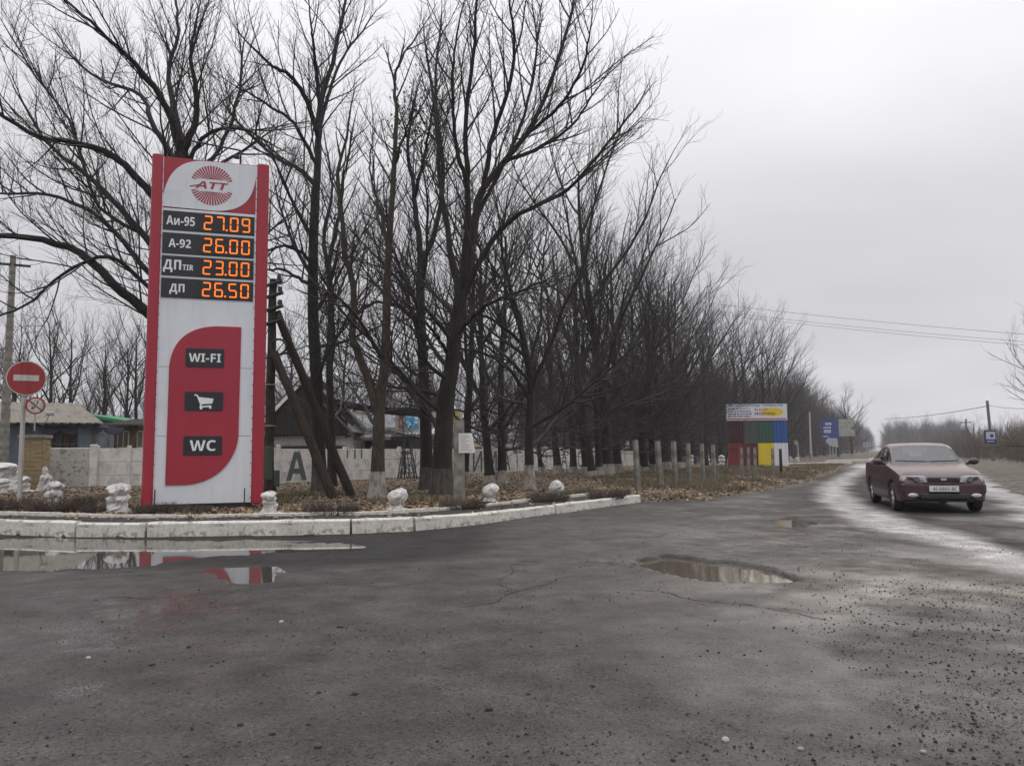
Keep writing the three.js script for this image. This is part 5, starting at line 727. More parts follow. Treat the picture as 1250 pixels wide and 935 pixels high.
{ // stub posts of a fence that is gone
  const list = [[779, 599.5, 537, 0.035, 1.05], [807, 594.5, 538, 0.06, 1.2], [825, 592, 538.5, 0.03, 1.15], [842, 591, 541, 0.015, 1], [859, 590, 541.5, 0.025, 0.95], [872, 589.5, 542.5, 0.0, 1], [906.5, 585, 546, 0, 0.85], [915, 584.6, 546, 0.01, 0.9], [923, 584.6, 546, 0.0, 1.0], [944.5, 582, 547.5, 0, 0.9], [954, 579, 548, 0.01, 0.85]];
  const which = ['first concrete stub post, nearest to the kerb end, leaning left', 'second concrete stub post from the kerb end, leaning most', 'third concrete stub post from the kerb end', 'fourth concrete stub post from the kerb end', 'fifth concrete stub post from the kerb end', 'sixth concrete stub post, upright, alone before the gap', 'leftmost stub post before the red panels of the colour board', 'middle stub post before the red panels of the colour board', 'right stub post before the red panels of the colour board', 'stub post before the yellow and white panels', 'rusty dark stub post before the white panel, rightmost of all'];
  let proto; list.forEach(([x, y, ty, ln, k], i) => { const b = G(x, y, 0.12), D = -b.z, H = P(x, ty, D).y - 0.02; if (!proto) { proto = thing('stub_post', which[0], 'post', [b.x, 0.02, b.z], 0.5, 'stub posts along the verge'); const sh = new THREE.CylinderGeometry(0.055 * 1.414, 0.066 * 1.414, 1, 4, 5).rotateY(Math.PI / 4).translate(0, 0.5, 0), g = norm(sh), n = g.attributes.position; g.computeVertexNormals(); part('shaft', g, M.concrete, proto); part('rebar', rod(V(0.02, 0.96, 0.01), V(0.03, 1.035, 0.012), 0.006, 0.005, 5), M.dark, proto); proto.scale.set(k, H, k); proto.rotation.z = ln; } else { const c = copyOf(proto, which[i], [b.x, 0.02, b.z], 0.3 + i * 0.13, [k, H, k]); c.rotation.z = ln; if (i === 10) c.children.forEach((m) => { m.material = CM.brown; }); } });
}
{ // wooden pole with two leaning props
  const D = 20.5, b = P(327, 605, D), top = P(332, 341, D), t = thing('wooden_pole', 'old dark wooden line pole with two leaning props right of the price pylon', 'utility pole', [b.x, 0, -D]), L = (px, py, dd = 0) => { const p = P(px, py, D + dd); return V(p.x - b.x, p.y, p.z + D); }, pole = (a, c, r1, r2) => { const tb = new Tubes(); const n = 12, pts = Array.from({ length: n + 1 }, (_, i) => a.clone().lerp(c, i / n).add(V(0.012 * Math.sin(i * 1.7), 0, 0.012 * Math.cos(i * 2.3)))); tb.add([pts[0].clone().add(V(0, -0.004, 0)), ...pts, pts[n].clone().add(V(0, 0.004, 0))], [0.001, ...taper(n + 1, r1, r2), 0.001], 12); return tb; };
  const wm = new THREE.MeshStandardMaterial({ color: lin(0.16, 0.13, 0.11), roughness: 0.95, map: T.bark, bumpMap: T.barkH, bumpScale: 0.01 });
  pole(V(0, 0, 0), L(333, 341), 0.14, 0.10).mesh('shaft', wm, t); pole(L(431, 612, 1.2), L(337, 380, 0.2), 0.135, 0.105).mesh('prop', wm, t); pole(L(408, 612, -0.6), L(334, 430, -0.2), 0.13, 0.105).mesh('prop', wm, t);
  for (const [x, y] of [[333, 346], [334, 360], [334, 376], [333, 393]]) { part('crossarm', rod(L(x - 9, y + 3, -0.1), L(x + 11, y - 3, -0.15), 0.05, 0.05, 8), M.dark, t); part('insulator', [new THREE.CylinderGeometry(0.05, 0.065, 0.12, 10).translate(L(x + 9, y, 0).x, L(x, y - 6, 0).y, 0.12)], M.dark, t); }
  part('wire_coil', new THREE.TorusGeometry(0.20, 0.03, 6, 20).translate(L(341, 424).x, L(341, 424).y, 0.1), M.dark, t); for (const y of [470, 520]) part('binding', new THREE.TorusGeometry(0.15, 0.012, 5, 16).rotateX(Math.PI / 2).translate(L(329, y).x, L(329, y).y, 0), M.greyMetal, t);
  part('green_box', rbox(0.16, 0.85, 0.2, 0.015, L(330, 565).x, L(330, 565).y, 0.2), mat([0.05, 0.075, 0.045], 0.6), t);
  const q = P(335, 598, 21); const m = thing('meter_box', 'small grey-green metal box on a stake beside the wooden pole', 'metal box', [q.x, 0, q.z], 0.2); part('stake', rod(V(0, 0, 0), V(0, 0.5, 0), 0.035), M.dark, m); part('cabinet', rbox(0.24, 0.43, 0.18, 0.015, 0, P(335, 584, 21).y, 0), mat([0.075, 0.09, 0.08], 0.6), m);
}
{ // poles far left and right
  let D = 32, p = P(3.5, 560, D), t = thing('concrete_pole', 'grey concrete line pole at the left edge behind the metal kiosk', 'utility pole', [p.x, 0, -D]); const hh = P(3.5, 312, D).y; part('shaft', norm(new THREE.CylinderGeometry(0.11, 0.2, hh, 10, 1).translate(0, hh / 2, 0)), M.concrete, t); part('crossarm', box(1.1, 0.09, 0.09, 0.1, hh - 0.4, 0, 0.5), M.dark, t);
  D = 74; p = P(1213, 560, D); t = thing('wooden_pole', 'brown wooden line pole carrying a blue board on the right roadside', 'utility pole', [p.x, 0, -D]); const h2 = P(1210, 489, D).y; part('shaft', rod(V(0, 0, 0), V(-0.22, h2, 0), 0.15, 0.12, 10), mat([0.15, 0.12, 0.095], 0.95), t);
  { const y0 = P(1211, 541.5, D).y, y1 = P(1211, 525, D).y, w = 1.02, s = thing('blue_board', 'small blue roadside board with a white picture field on the wooden pole', 'sign', [p.x - 0.28, (y0 + y1) / 2, -D + 0.2], -0.3); part('panel', rbox(w, y1 - y0, 0.05, 0.02), mat([0.012, 0.035, 0.12], 0.4), s); part('picture_field', box(w * 0.74, (y1 - y0) * 0.55, 0.01, 0.05, 0.12, 0.03), mat([0.42, 0.45, 0.52], 0.5), s); part('dark_mark', new THREE.CylinderGeometry(0.16, 0.16, 0.01, 16).rotateX(Math.PI / 2).translate(0.14, 0.1, 0.037), mat([0.02, 0.03, 0.06], 0.5), s); part('stripe', [box(w * 0.6, 0.09, 0.01, 0.02, -0.42, 0.03)], mat([0.35, 0.38, 0.45], 0.5), s); }
  for (const [px, ty, DD, l] of [[1155.5, 528, 300, 'distant line pole farthest to the left above the brushwood'], [1167.5, 523, 240, 'distant line pole with a crossarm second from the left'], [1182.5, 511, 165, 'distant line pole with a strut, the tallest of the far poles'], [1178, 530, 210, 'distant thin line pole just left of the tallest far pole']]) { const q = P(px, 560, DD), H = P(px, ty, DD).y, u = thing('distant_pole', l, 'utility pole', [q.x, 0, -DD], 0, 'far line poles'); part('shaft', rod(V(0, 0, 0), V(0, H, 0), 0.2, 0.15, 8), mat([0.13, 0.115, 0.105], 0.95), u); part('crossarm', box(2.4, 0.16, 0.16, 0, H - 0.8, 0), M.dark, u); if (DD === 165) part('strut', rod(V(1.6, 0, 0), V(0, H - 1.2, 0), 0.17, 0.13, 8), mat([0.13, 0.115, 0.105], 0.95), u); }
  D = 88; p = P(990.5, 562.5, D); t = thing('white_pole', 'slim white pole right of the colour panel board', 'pole', [p.x, 0, -D]); const h3 = P(991, 503, D).y; part('shaft', rod(V(0, 0, 0), V(0.06, h3, 0), 0.12, 0.075, 10), mat([0.42, 0.42, 0.42], 0.7), t); part('base_band', rod(V(0, 0, 0), V(0.005, 0.9, 0), 0.14, 0.135, 10), M.wash, t);
  D = 84; p = P(976, 565, D); t = thing('short_pole', 'short pale pole with a broken flag-like top beside the colour panel board', 'pole', [p.x, 0, -D]); const h4 = P(975, 538, D).y; part('shaft', rod(V(0, 0, 0), V(-0.12, h4, 0), 0.07, 0.06, 8), mat([0.40, 0.39, 0.37], 0.7), t); part('top_plate', box(0.34, 0.45, 0.05, -0.25, h4 - 0.2, 0, 0, 0.35), mat([0.36, 0.36, 0.35], 0.7), t);
}
// ------------------------------------------------------------------ display board of roofing panels
{
  const D = 57, X0 = P(889, 560, D).x, X1 = P(962.5, 560, D).x, W = X1 - X0, Y = (py) => P(926, py, D).y, t = thing('panel_board', 'tall display board of coloured roofing sheets under a white banner', 'display board', [X0, 0, -D], 0), cell = W / 7 * 0 + W / 4;
  const y0 = Y(570), y1 = Y(541), y2 = Y(514), y3 = Y(494);
  const sheet = (u0, u1, a, b, color, rib, nm, tile) => { const w = (u1 - u0) * W, m = mat(color, 0.45); const o = part(nm, corrugated(w, b - a, rib, tile ? 0.035 : 0.03, !tile).rotateX(Math.PI / 2).translate(u0 * W, a, 0.05), m, t); if (tile) for (let y = a + 0.18; y < b; y += 0.35) part('tile_step', box(w, 0.03, 0.06, (u0 + u1) / 2 * W, y, 0.09), m, o); return o; };
  sheet(0, 0.265, y1, y2, [0.075, 0.018, 0.028], 0.22, 'maroon_sheet', true); sheet(0.265, 0.52, y1, y2, [0.045, 0.058, 0.052], 0.5, 'dark_green_sheet'); sheet(0.52, 0.765, y1, y2, [0.022, 0.075, 0.05], 0.25, 'green_sheet'); sheet(0.765, 1, y1, y2, [0.014, 0.075, 0.26], 0.25, 'blue_sheet');
  sheet(0, 0.26, y0, y1, [0.24, 0.04, 0.045], 0.22, 'red_sheet', true); sheet(0.26, 0.5, y0, y1, [0.13, 0.028, 0.035], 0.25, 'dark_red_sheet', true); sheet(0.5, 0.765, y0, y1, [0.62, 0.47, 0.012], 0.9, 'yellow_sheet'); sheet(0.765, 1, y0, y1, [0.62, 0.63, 0.66], 0.28, 'white_sheet');
  const c = document.createElement('canvas'); c.width = 1024; c.height = 272; const g = c.getContext('2d'); g.fillStyle = '#c9cad0'; g.fillRect(0, 0, 1024, 272); g.fillStyle = '#d2b52c'; g.beginPath(); g.ellipse(770, 138, 190, 70, 0, 0, 7); g.fill(); g.fillStyle = '#2a3160'; g.font = 'bold 50px sans-serif'; g.textAlign = 'center'; g.fillText('МЕТАЛЛОЧЕРЕПИЦА • ПРОФНАСТИЛ', 512, 44, 980); g.textAlign = 'left'; g.fillStyle = '#9a2f2f'; g.font = 'bold 60px sans-serif'; g.fillText('BLACHY', 470, 116, 320); g.fillStyle = '#17171a'; g.fillText('PRUSZYŃSKI', 470, 186, 500); g.fillStyle = '#4a4d63'; for (let i = 0; i < 4; i++) { let x = 28; const r = rngOf(40 + i); while (x < 390) { const w = 14 + r() * 40; g.fillRect(x, 72 + i * 41, w, i ? 20 : 13); x += w + 9; } } g.fillStyle = '#a8485a'; g.fillRect(20, 238, 984, 22);
  const tx = new THREE.CanvasTexture(c); tx.colorSpace = THREE.SRGBColorSpace; const bn = new THREE.Mesh(new THREE.BoxGeometry(W + 0.05, y3 - y2, 0.1), new THREE.MeshStandardMaterial({ map: tx, roughness: 0.6 })); bn.name = 'banner'; bn.position.set(W / 2, (y2 + y3) / 2 + 0.05, 0.06); bn.castShadow = bn.receiveShadow = true; t.add(bn);
  part('frame', [0.02, 0.33, 0.66, 0.98].map((u) => box(0.1, y3 + 0.1, 0.1, u * W, y3 / 2, -0.1)).concat([y0, y1, y2].map((y) => box(W, 0.1, 0.08, W / 2, y, -0.08))), M.dark, t); part('stay', [0.1, 0.9].map((u) => rod(V(u * W, 0, -2.5), V(u * W, y2, -0.12), 0.05)), M.dark, t);
}
{ // large torn billboard, arrow sign, small far sign
  let D = 135; const X = (px) => P(px, 560, D).x, Y = (py) => P(1025, py, D).y, x0 = X(1004), W = X(1046) - x0, y0 = Y(532.5), y1 = Y(512), t = thing('billboard', 'large roadside billboard, blue on the left and torn pale on the right', 'billboard', [x0, 0, -D]);
  const c = document.createElement('canvas'); c.width = 512; c.height = 256; const g = c.getContext('2d'); g.fillStyle = '#23367a'; g.fillRect(0, 0, 512, 256); g.fillStyle = '#b9c0cc'; const r = rngOf(3); for (const [y, h, a, b] of [[44, 34, 120, 260], [100, 24, 60, 260], [140, 44, 75, 260], [222, 16, 40, 190]]) { let x = a; while (x < b) { const w = 12 + r() * 24; g.fillRect(x, y, w, h); x += w + 6; } }
  const tx = new THREE.CanvasTexture(c); tx.colorSpace = THREE.SRGBColorSpace; const q = new THREE.Mesh(new THREE.BoxGeometry(W * 0.56, y1 - y0 + 0.35, 0.15), new THREE.MeshStandardMaterial({ map: tx, roughness: 0.6 })); q.name = 'blue_panel'; q.position.set(W * 0.28, (y0 + y1) / 2 - 0.15, 0); q.castShadow = true; t.add(q);
  part('pale_panel', extr(polyShape([[W * 0.52, y0], [W, y0], [W * 0.97, y0 + 1.0], [W * 0.86, y0 + 1.25], [W * 0.97, y0 + 1.75], [W * 0.985, y1 + 0.05], [W * 0.52, y1 + 0.05]]), 0.12).translate(0, 0, -0.02), mat([0.40, 0.42, 0.40], 0.8, { map: T.grime }), t);
  part('torn_strip', [box(0.09, 1.4, 0.03, W * 0.76, y1 - 0.8, 0.12, 0, 0.5), box(0.7, 0.4, 0.03, W * 0.9, y0 + 0.2, 0.12)], mat([0.30, 0.29, 0.16], 0.9), t); part('leg', rod(V(W / 2, 0, -0.3), V(W / 2, y0 + 0.6, -0.3), 0.2, 0.2, 10), M.dark, t); part('frame', box(W, 0.12, 0.3, W / 2, y0 + 0.1, -0.22), M.dark, t);
  D = 86; const s0 = P(1009, 560, D).x, sw = P(1024.5, 560, D).x - s0, sy0 = P(1016, 545, D).y, sy1 = P(1016, 534.5, D).y, s = thing('arrow_sign', 'white arrow-shaped board pointing left on three thin poles below the billboard', 'sign', [s0, 0, -D]);
  part('board', extr(polyShape([[0, (sy0 + sy1) / 2 + 0.1], [sw * 0.2, sy1], [sw * 0.93, sy1 - 0.05], [sw, sy0 - 0.12], [sw * 0.55, sy0], [sw * 0.25, sy0 + 0.15]]), 0.05), mat([0.36, 0.37, 0.40], 0.6), s); for (const u of [0.36, 0.58, 0.84]) part('pole', rod(V(sw * u, 0, -0.05), V(sw * (u - 0.04), sy1 - 0.1, -0.05), 0.055), M.greyMetal, s);
  D = 190; const f = P(1059.5, 560, D), fy0 = P(1059, 545.5, D).y, fy1 = P(1059, 540, D).y, w = thing('far_road_sign', 'small pale rectangular road sign far down the road', 'road sign', [f.x, 0, -D]); part('board', box(1.8, fy1 - fy0, 0.06, 0, (fy0 + fy1) / 2, 0.06), mat([0.34, 0.36, 0.38], 0.6), w); part('post', rod(V(0, 0, 0), V(0, fy1, 0), 0.07), M.greyMetal, w); part('symbol', [box(0.3, 0.6, 0.02, -0.35, (fy0 + fy1) / 2, 0.1), box(0.3, 0.6, 0.02, 0.35, (fy0 + fy1) / 2, 0.1)], mat([0.12, 0.15, 0.2], 0.6), w);
}
{ // overhead wires
  const wire = (a, b, sag, r, label) => { const m = a.clone().lerp(b, 0.5); m.y -= sag * 2; tag(part('overhead_wire', new THREE.TubeGeometry(new THREE.QuadraticBezierCurve3(a, m, b), 40, r, 5), M.dark), label, 'wire', 'overhead wires'); };
  wire(P(850, 368, 86), P(1330, 414, 62), 0.25, 0.016, 'topmost dark wire crossing the grey sky on the right'); wire(P(850, 377, 86), P(1330, 423, 62), 0.25, 0.014, 'middle thin wire crossing the grey sky on the right'); wire(P(850, 380, 86), P(1330, 427.5, 62), 0.25, 0.014, 'lowest of the three wires crossing the sky');
  { const a = P(1209.5, 495, 74), b = P(1080, 511, 135); wire(a, b, 0.3, 0.035, 'single wire running left from the pole with the blue board'); wire(a, P(1330, 492, 40), 0.3, 0.02, 'single wire running right from the pole with the blue board'); }
}
// ------------------------------------------------------------------ the car
{
  const car = thing('parked_car', 'dark maroon four-door saloon coming round the bend on the right', 'car', [9.03, 0.005, -17.65], -15.5 * Math.PI / 180);
  car.name = 'car';
  const paint = new THREE.MeshPhysicalMaterial({ color: lin(0.034, 0.007, 0.013), roughness: 0.55, clearcoat: 0.28, clearcoatRoughness: 0.25 }), glass = new THREE.MeshPhysicalMaterial({ color: lin(0.5, 0.54, 0.54), roughness: 0.02, ior: 1.55, transmission: 1, thickness: 0 }), seatM = mat([0.045, 0.045, 0.05], 0.95), trim = mat([0.018, 0.018, 0.02], 0.6), lens = new THREE.MeshPhysicalMaterial({ color: lin(0.42, 0.43, 0.45), roughness: 0.12, clearcoat: 1 }), chrome = mat([0.55, 0.55, 0.56], 0.25, { metalness: 0.9 });
  const curve = (pts) => (z) => { let i = 1; while (i < pts.length - 1 && z > pts[i][0]) i++; const [a, b] = [pts[i - 1], pts[i]], t = clamp((z - a[0]) / (b[0] - a[0]), 0, 1), s = (k) => { const p = pts[k - 1] ?? pts[k], q = pts[k + 1] ?? pts[k]; return q === p ? 0 : (q[1] - p[1]) / (q[0] - p[0]); }, h = b[0] - a[0], m0 = s(i - 1) * h, m1 = s(i) * h; return a[1] * (1 + 2 * t) * (1 - t) ** 2 + m0 * t * (1 - t) ** 2 + b[1] * t * t * (3 - 2 * t) + m1 * t * t * (t - 1); };
  const halfW = curve([[-2.24, 0.70], [-2.1, 0.775], [-1.7, 0.815], [-0.8, 0.831], [0.5, 0.831], [1.4, 0.82], [1.9, 0.795], [2.12, 0.755], [2.24, 0.69]]), belt = curve([[-2.24, 0.88], [-2.0, 0.94], [-1.2, 0.945], [0, 0.915], [0.9, 0.89], [1.4, 0.83], [1.9, 0.74], [2.24, 0.665]]), sill = curve([[-2.24, 0.34], [-1.9, 0.24], [-1.4, 0.20], [1.5, 0.19], [2.0, 0.20], [2.24, 0.25]]), top = curve([[-2.24, 0.90], [-2.1, 0.985], [-1.62, 1.03], [-1.5, 1.05], [-0.88, 1.315], [-0.5, 1.37], [-0.1, 1.388], [0.22, 1.345], [0.40, 1.265], [0.98, 0.955], [1.1, 0.935], [1.6, 0.865], [2.0, 0.765], [2.16, 0.71], [2.24, 0.665]]), roofW = curve([[-2.24, 0.60], [-1.62, 0.66], [-1.45, 0.655], [-0.88, 0.575], [-0.1, 0.60], [0.25, 0.61], [0.98, 0.69], [1.15, 0.72], [1.9, 0.68], [2.24, 0.58]]);
  const AX = [1.41, -1.11], R = 0.345;
  const section = (z) => {
    const w = halfW(z), b = belt(z), h = top(z), rw = Math.min(roofW(z), w - 0.06), a = Math.max(...AX.map((x) => R * R > (z - x) ** 2 ? 0.285 + Math.sqrt(R * R - (z - x) ** 2) : 0)), s = Math.max(sill(z), a), ry = Math.max(h - 0.045, b - 0.012), up = (y, k) => Math.max(y, s + 0.012 * k);
    return [[w - 0.09, up(s, 0)], [w - 0.025, up(sill(z) + 0.03, 1)], [w - 0.004, up(0.40, 2)], [w, up(0.52, 3)], [w - 0.008, up(Math.min(0.60, b - 0.08), 4)], [w - 0.02, up(b - 0.06, 5)], [w - 0.045, b], [lerp(w - 0.045, rw, 0.14), lerp(b, ry, 0.12)], [lerp(w - 0.045, rw, 0.5), lerp(b, ry, 0.5)], [lerp(w - 0.045, rw, 0.88), lerp(b, ry, 0.88)], [rw, ry], [rw * 0.86, lerp(ry, h, 0.62)], [rw * 0.5, lerp(ry, h, 0.92)], [0, h]];
  };
  const nose = (x, y, z) => { let q = z; if (z > 1.85) { const f = y > 0.60 ? lerp(1, 0.80, ss(0.56, 0.64, y)) : 1; q = 1.85 + (z - 1.85) * f; q -= 0.10 * (x / 0.8) ** 2 * ss(1.85, 2.24, z); } if (z < -1.9) q += 0.07 * (x / 0.8) ** 2 * ss(-1.9, -2.24, z); return [x, y, q]; };
  const zs = []; for (let z = -2.24; z < 2.2401; z += 0.032) zs.push(Math.min(z, 2.24));
  const pos = [], idx = [], S = section(0).length, row = S * 2 - 1;
  for (const z of zs) { const s = section(z); for (let k = 0; k < row; k++) { const [x, y] = k < S ? [-s[k][0], s[k][1]] : [s[row - 1 - k][0], s[row - 1 - k][1]]; pos.push(...nose(x, y, z)); } }
  const holed = (i, k) => { const u = k < S - 1 ? k : row - 2 - k, z = (zs[i] + zs[i + 1]) / 2; return (u >= 10 && ((z > 0.288 && z < 0.96) || (z > -1.5 && z < -0.9))) || (u >= 7 && u < 9 && ((z > -0.288 && z < 0.832) || (z > -1.312 && z < -0.416))); };
  for (let i = 0; i + 1 < zs.length; i++) for (let k = 0; k + 1 < row; k++) { if (holed(i, k)) continue; const a = i * row + k, b = a + row; idx.push(a, b, a + 1, a + 1, b, b + 1); }
  for (const [o, f] of [[0, 1], [(zs.length - 1) * row, -1]]) { const m = pos.length / 3; let cx = 0, cy = 0, cz = 0; for (let k = 0; k < row; k++) { cx += pos[(o + k) * 3]; cy += pos[(o + k) * 3 + 1]; cz += pos[(o + k) * 3 + 2]; } pos.push(0, 0.5, cz / row + (f > 0 ? -0.01 : 0.02)); for (let k = 0; k + 1 < row; k++) f > 0 ? idx.push(m, o + k, o + k + 1) : idx.push(m, o + k + 1, o + k); }
  const bg = new THREE.BufferGeometry(); bg.setAttribute('position', new THREE.Float32BufferAttribute(pos, 3)); bg.setIndex(idx); bg.computeVertexNormals(); part('body', bg, paint, car);
  // a patch laid 4 mm over the shell: rows u0..u1 of the section, between z0 and z1 at each row
  const along = (z, u) => { const s = section(z), i = Math.min(S - 2, Math.floor(u)), f = u - i; return [lerp(s[i][0], s[i + 1][0], f), lerp(s[i][1], s[i + 1][1], f)]; };
  function patch(side, u0, u1, z0, z1, lift = 0.005, nu = 8, nz = 10) { const p = [], ix = []; for (let i = 0; i <= nz; i++) for (let k = 0; k <= nu; k++) { const u = lerp(u0, u1, k / nu), z = lerp(z0(u), z1(u), i / nz), [x, y] = along(z, u), [x2, y2] = along(z, u + 0.05), [, y3] = along(z + 0.02, u), L = Math.hypot(x2 - x, y2 - y) || 1; let nx = (y2 - y) / L, ny = (x - x2) / L, nz2 = -(y3 - y) / 0.02 * ny; const n = Math.hypot(nx, ny, nz2); p.push(...nose(side * (x + nx / n * lift), y + ny / n * lift, z + nz2 / n * lift)); } for (let i = 0; i < nz; i++) for (let k = 0; k < nu; k++) { const a = i * (nu + 1) + k, b = a + nu + 1; side < 0 ? ix.push(a, b, a + 1, a + 1, b, b + 1) : ix.push(a, a + 1, b, a + 1, b + 1, b); } const g = new THREE.BufferGeometry(); g.setAttribute('position', new THREE.Float32BufferAttribute(p, 3)); g.setIndex(ix); g.computeVertexNormals(); return norm(g); }
  const wz0 = () => 0.286, wz1 = () => 0.962; part('windscreen', [patch(-1, 10, 13, wz0, wz1, 0.001, 12, 21), patch(1, 10, 13, wz0, wz1, 0.001, 12, 21)], glass, car);
  part('rear_window', [patch(-1, 10, 13, () => -1.51, () => -0.89, 0.001, 12, 19), patch(1, 10, 13, () => -1.51, () => -0.89, 0.001, 12, 19)], glass, car);
  for (const s of [-1, 1]) {
    part('front_window', patch(s, 7, 9, () => -0.290, () => 0.834, 0.001, 8, 35), glass, car);
    part('rear_side_window', patch(s, 7, 9, () => -1.314, () => -0.414, 0.001, 8, 28), glass, car);
    part('door_gap', [patch(s, 1.2, 6.5, () => -0.348, () => -0.335, 0.003), patch(s, 2.5, 6.5, () => 0.93, () => 0.942, 0.003), patch(s, 4.6, 6.5, () => -1.22, () => -1.208, 0.003)], trim, car);
    part('hood_gap', patch(s, 6.45, 6.62, () => 1.0, () => 2.02, 0.004, 1, 24), trim, car);
    part('side_strip', patch(s, 3.0, 3.6, () => -0.74, () => 1.03, 0.012, 3, 30), trim, car);
    for (const z of [0.02, -1.02]) part('door_handle', rbox(0.02, 0.03, 0.17, 0.008, s * 0.826, 0.80, z), trim, car);
    const mr = part('side_mirror', [new THREE.SphereGeometry(0.1, 14, 10).scale(1.05, 0.68, 0.62).translate(s * 0.93, 0.985, 0.72), rod(V(s * 0.79, 0.94, 0.70), V(s * 0.9, 0.97, 0.72), 0.035)], paint, car); part('mirror_glass', new THREE.CylinderGeometry(0.085, 0.085, 0.01, 16).rotateX(Math.PI / 2).scale(1.1, 0.62, 1).translate(s * 0.93, 0.985, 0.663), chrome, mr);
    const front = (x) => 2.15 - 0.10 * (x / 0.8) ** 2;
    { const hl = new THREE.Shape(); hl.moveTo(0.30, 0.60); hl.lineTo(0.74, 0.61); hl.lineTo(0.735, 0.70); hl.quadraticCurveTo(0.55, 0.725, 0.33, 0.70); hl.closePath(); const g = extr(hl, 0.05, 0.012, 6), p = g.attributes.position; for (let i = 0; i < p.count; i++) { const x = p.getX(i); p.setXYZ(i, x, p.getY(i), p.getZ(i) + front(x) - 0.03 - ss(0.58, 0.75, x) * 0.09); } if (s < 0) { for (let i = 0; i < p.count; i++) p.setX(i, -p.getX(i)); for (const k of ['position', 'uv']) { const a = g.attributes[k], n = a.itemSize; for (let i = 0; i < a.count; i += 3) for (let c = 0; c < n; c++) { const t = a.array[(i + 1) * n + c]; a.array[(i + 1) * n + c] = a.array[(i + 2) * n + c]; a.array[(i + 2) * n + c] = t; } } } g.computeVertexNormals(); const h = part('headlight', g, lens, car); part('indicator', rbox(0.10, 0.075, 0.02, 0.01, s * 0.675, 0.655, front(0.675) - 0.01), mat([0.60, 0.50, 0.42], 0.25), h); part('reflector', new THREE.CylinderGeometry(0.05, 0.05, 0.012, 18).rotateX(Math.PI / 2).translate(s * 0.47, 0.655, front(0.47) + 0.035), mat([0.13, 0.13, 0.14], 0.25), h); }
    part('fog_light', new THREE.SphereGeometry(0.075, 14, 8).scale(1.25, 0.55, 0.35).translate(s * 0.56, 0.345, 2.185), lens, car);
    part('tail_light', rbox(0.3, 0.17, 0.05, 0.02, s * 0.56, 0.80, -2.21), mat([0.25, 0.01, 0.012], 0.25), car);
  }
  part('grille', [rbox(0.54, 0.075, 0.05, 0.015, 0, 0.655, 2.15)], trim, car); part('grille_badge', new THREE.CylinderGeometry(0.04, 0.04, 0.012, 20).rotateX(Math.PI / 2).scale(1.5, 0.6, 1).translate(0, 0.655, 2.183), chrome, car);
  part('bumper', (() => { const g = rbox(1.52, 0.20, 0.12, 0.05, 0, 0.475, 2.17, 4), p = g.attributes.position; for (let i = 0; i < p.count; i++) p.setZ(i, p.getZ(i) - 0.13 * (p.getX(i) / 0.8) ** 2 + 0.03); g.computeVertexNormals(); return g; })(), paint, car);
  part('lower_intake', [rbox(0.86, 0.10, 0.08, 0.02, 0, 0.325, 2.20)], trim, car); part('front_lip', (() => { const g = rbox(1.40, 0.05, 0.12, 0.02, 0, 0.262, 2.16, 3), p = g.attributes.position; for (let i = 0; i < p.count; i++) p.setZ(i, p.getZ(i) - 0.13 * (p.getX(i) / 0.8) ** 2 + 0.02); g.computeVertexNormals(); return g; })(), trim, car);
  const pl = part('number_plate', rbox(0.52, 0.112, 0.012, 0.004, -0.02, 0.475, 2.268), mat([0.62, 0.62, 0.60], 0.5), car); part('plate_characters', textGeo('AI 6865 BC', 0.07, 0.003, fontPlain, 0.43).translate(-0.005, 0.475, 2.2745), M.black, pl);
  part('wiper', [rod(V(-0.62, 1.0, 0.93), V(-0.02, 0.985, 0.985), 0.012), rod(V(0.02, 0.985, 0.985), V(0.58, 1.0, 0.93), 0.012)].map((g) => g.translate(0, 0.005, 0.005)), trim, car);
  for (const x of [-0.36, 0.36]) { const st = part('front_seat', [rbox(0.48, 0.14, 0.5, 0.05, x, 0.62, 0.12), rbox(0.46, 0.56, 0.13, 0.05, x, 0.90, -0.16), rbox(0.24, 0.15, 0.09, 0.04, x, 1.225, -0.20)], seatM, car); }
  part('rear_seat', [rbox(1.2, 0.5, 0.14, 0.05, 0, 0.84, -0.98)], seatM, car); part('dashboard', [rbox(1.3, 0.16, 0.32, 0.05, 0, 0.88, 0.78), box(1.26, 0.3, 0.2, 0, 0.74, 0.86)], trim, car); part('steering_wheel', new THREE.TorusGeometry(0.175, 0.016, 8, 24).rotateX(-0.45).translate(0.36, 0.93, 0.50), trim, car);
  part('underbody', [box(1.36, 0.42, 3.9, 0, 0.43, 0), box(1.2, 0.05, 4.2, 0, 0.24, 0)], M.black, car);
  const prof = [[0.17, -0.085], [0.25, -0.095], [0.278, -0.085], [0.288, -0.05], [0.288, 0.05], [0.278, 0.085], [0.25, 0.095], [0.17, 0.085]].map(([x, y]) => new THREE.Vector2(x, y)), tyre = new THREE.LatheGeometry(prof, 32).rotateZ(Math.PI / 2), tyreM = mat([0.018, 0.018, 0.018], 0.85), rimM = mat([0.40, 0.40, 0.41], 0.35, { metalness: 0.6 });
  for (const s of [-1, 1]) for (const z of AX) { const w = part('wheel', tyre.clone().translate(s * 0.715, 0.288, z), tyreM, car); const rim = [new THREE.CylinderGeometry(0.185, 0.185, 0.1, 28).rotateZ(Math.PI / 2).translate(s * 0.735, 0.288, z)]; part('rim', rim, rimM, w); part('spokes', [0, 1, 2, 3, 4, 5].map((k) => rbox(0.02, 0.12, 0.035, 0.008, 0, 0.115, 0).rotateX(k * Math.PI / 3).translate(s * 0.79, 0.288, z)).concat([new THREE.CylinderGeometry(0.05, 0.05, 0.02, 16).rotateZ(Math.PI / 2).translate(s * 0.79, 0.288, z)]), chrome, w); }
}

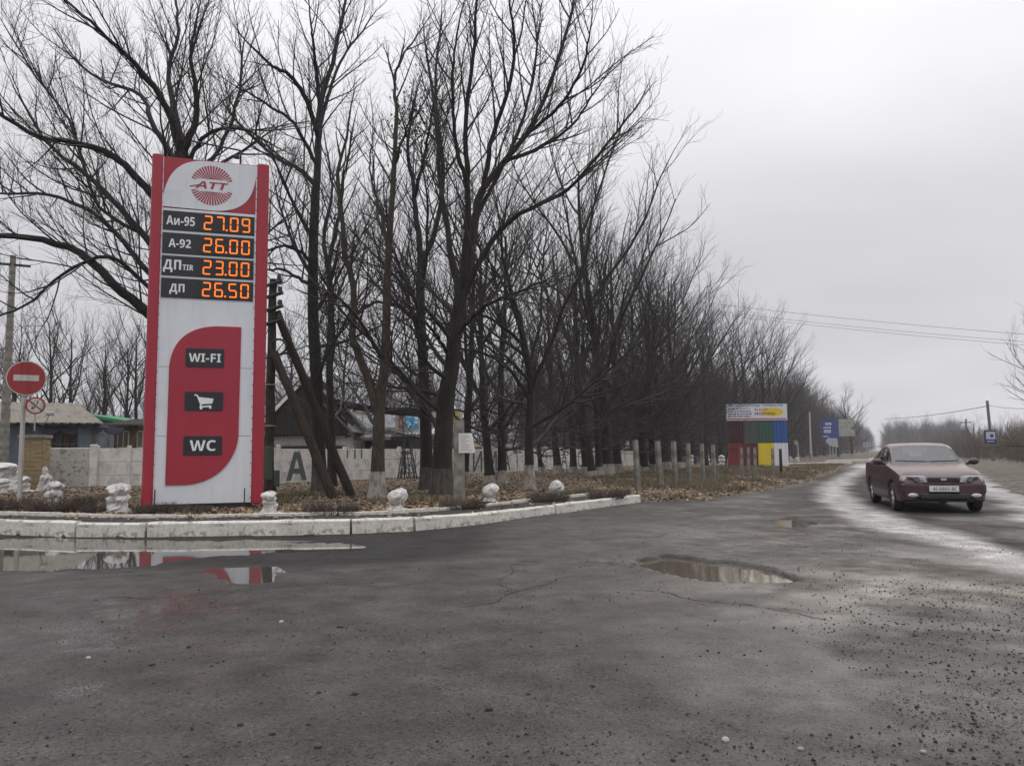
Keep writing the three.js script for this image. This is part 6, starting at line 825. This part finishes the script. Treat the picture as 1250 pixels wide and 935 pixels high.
scene.fog = new THREE.FogExp2(0xd8d8dc, 0.00055);
renderer.render(scene, camera);
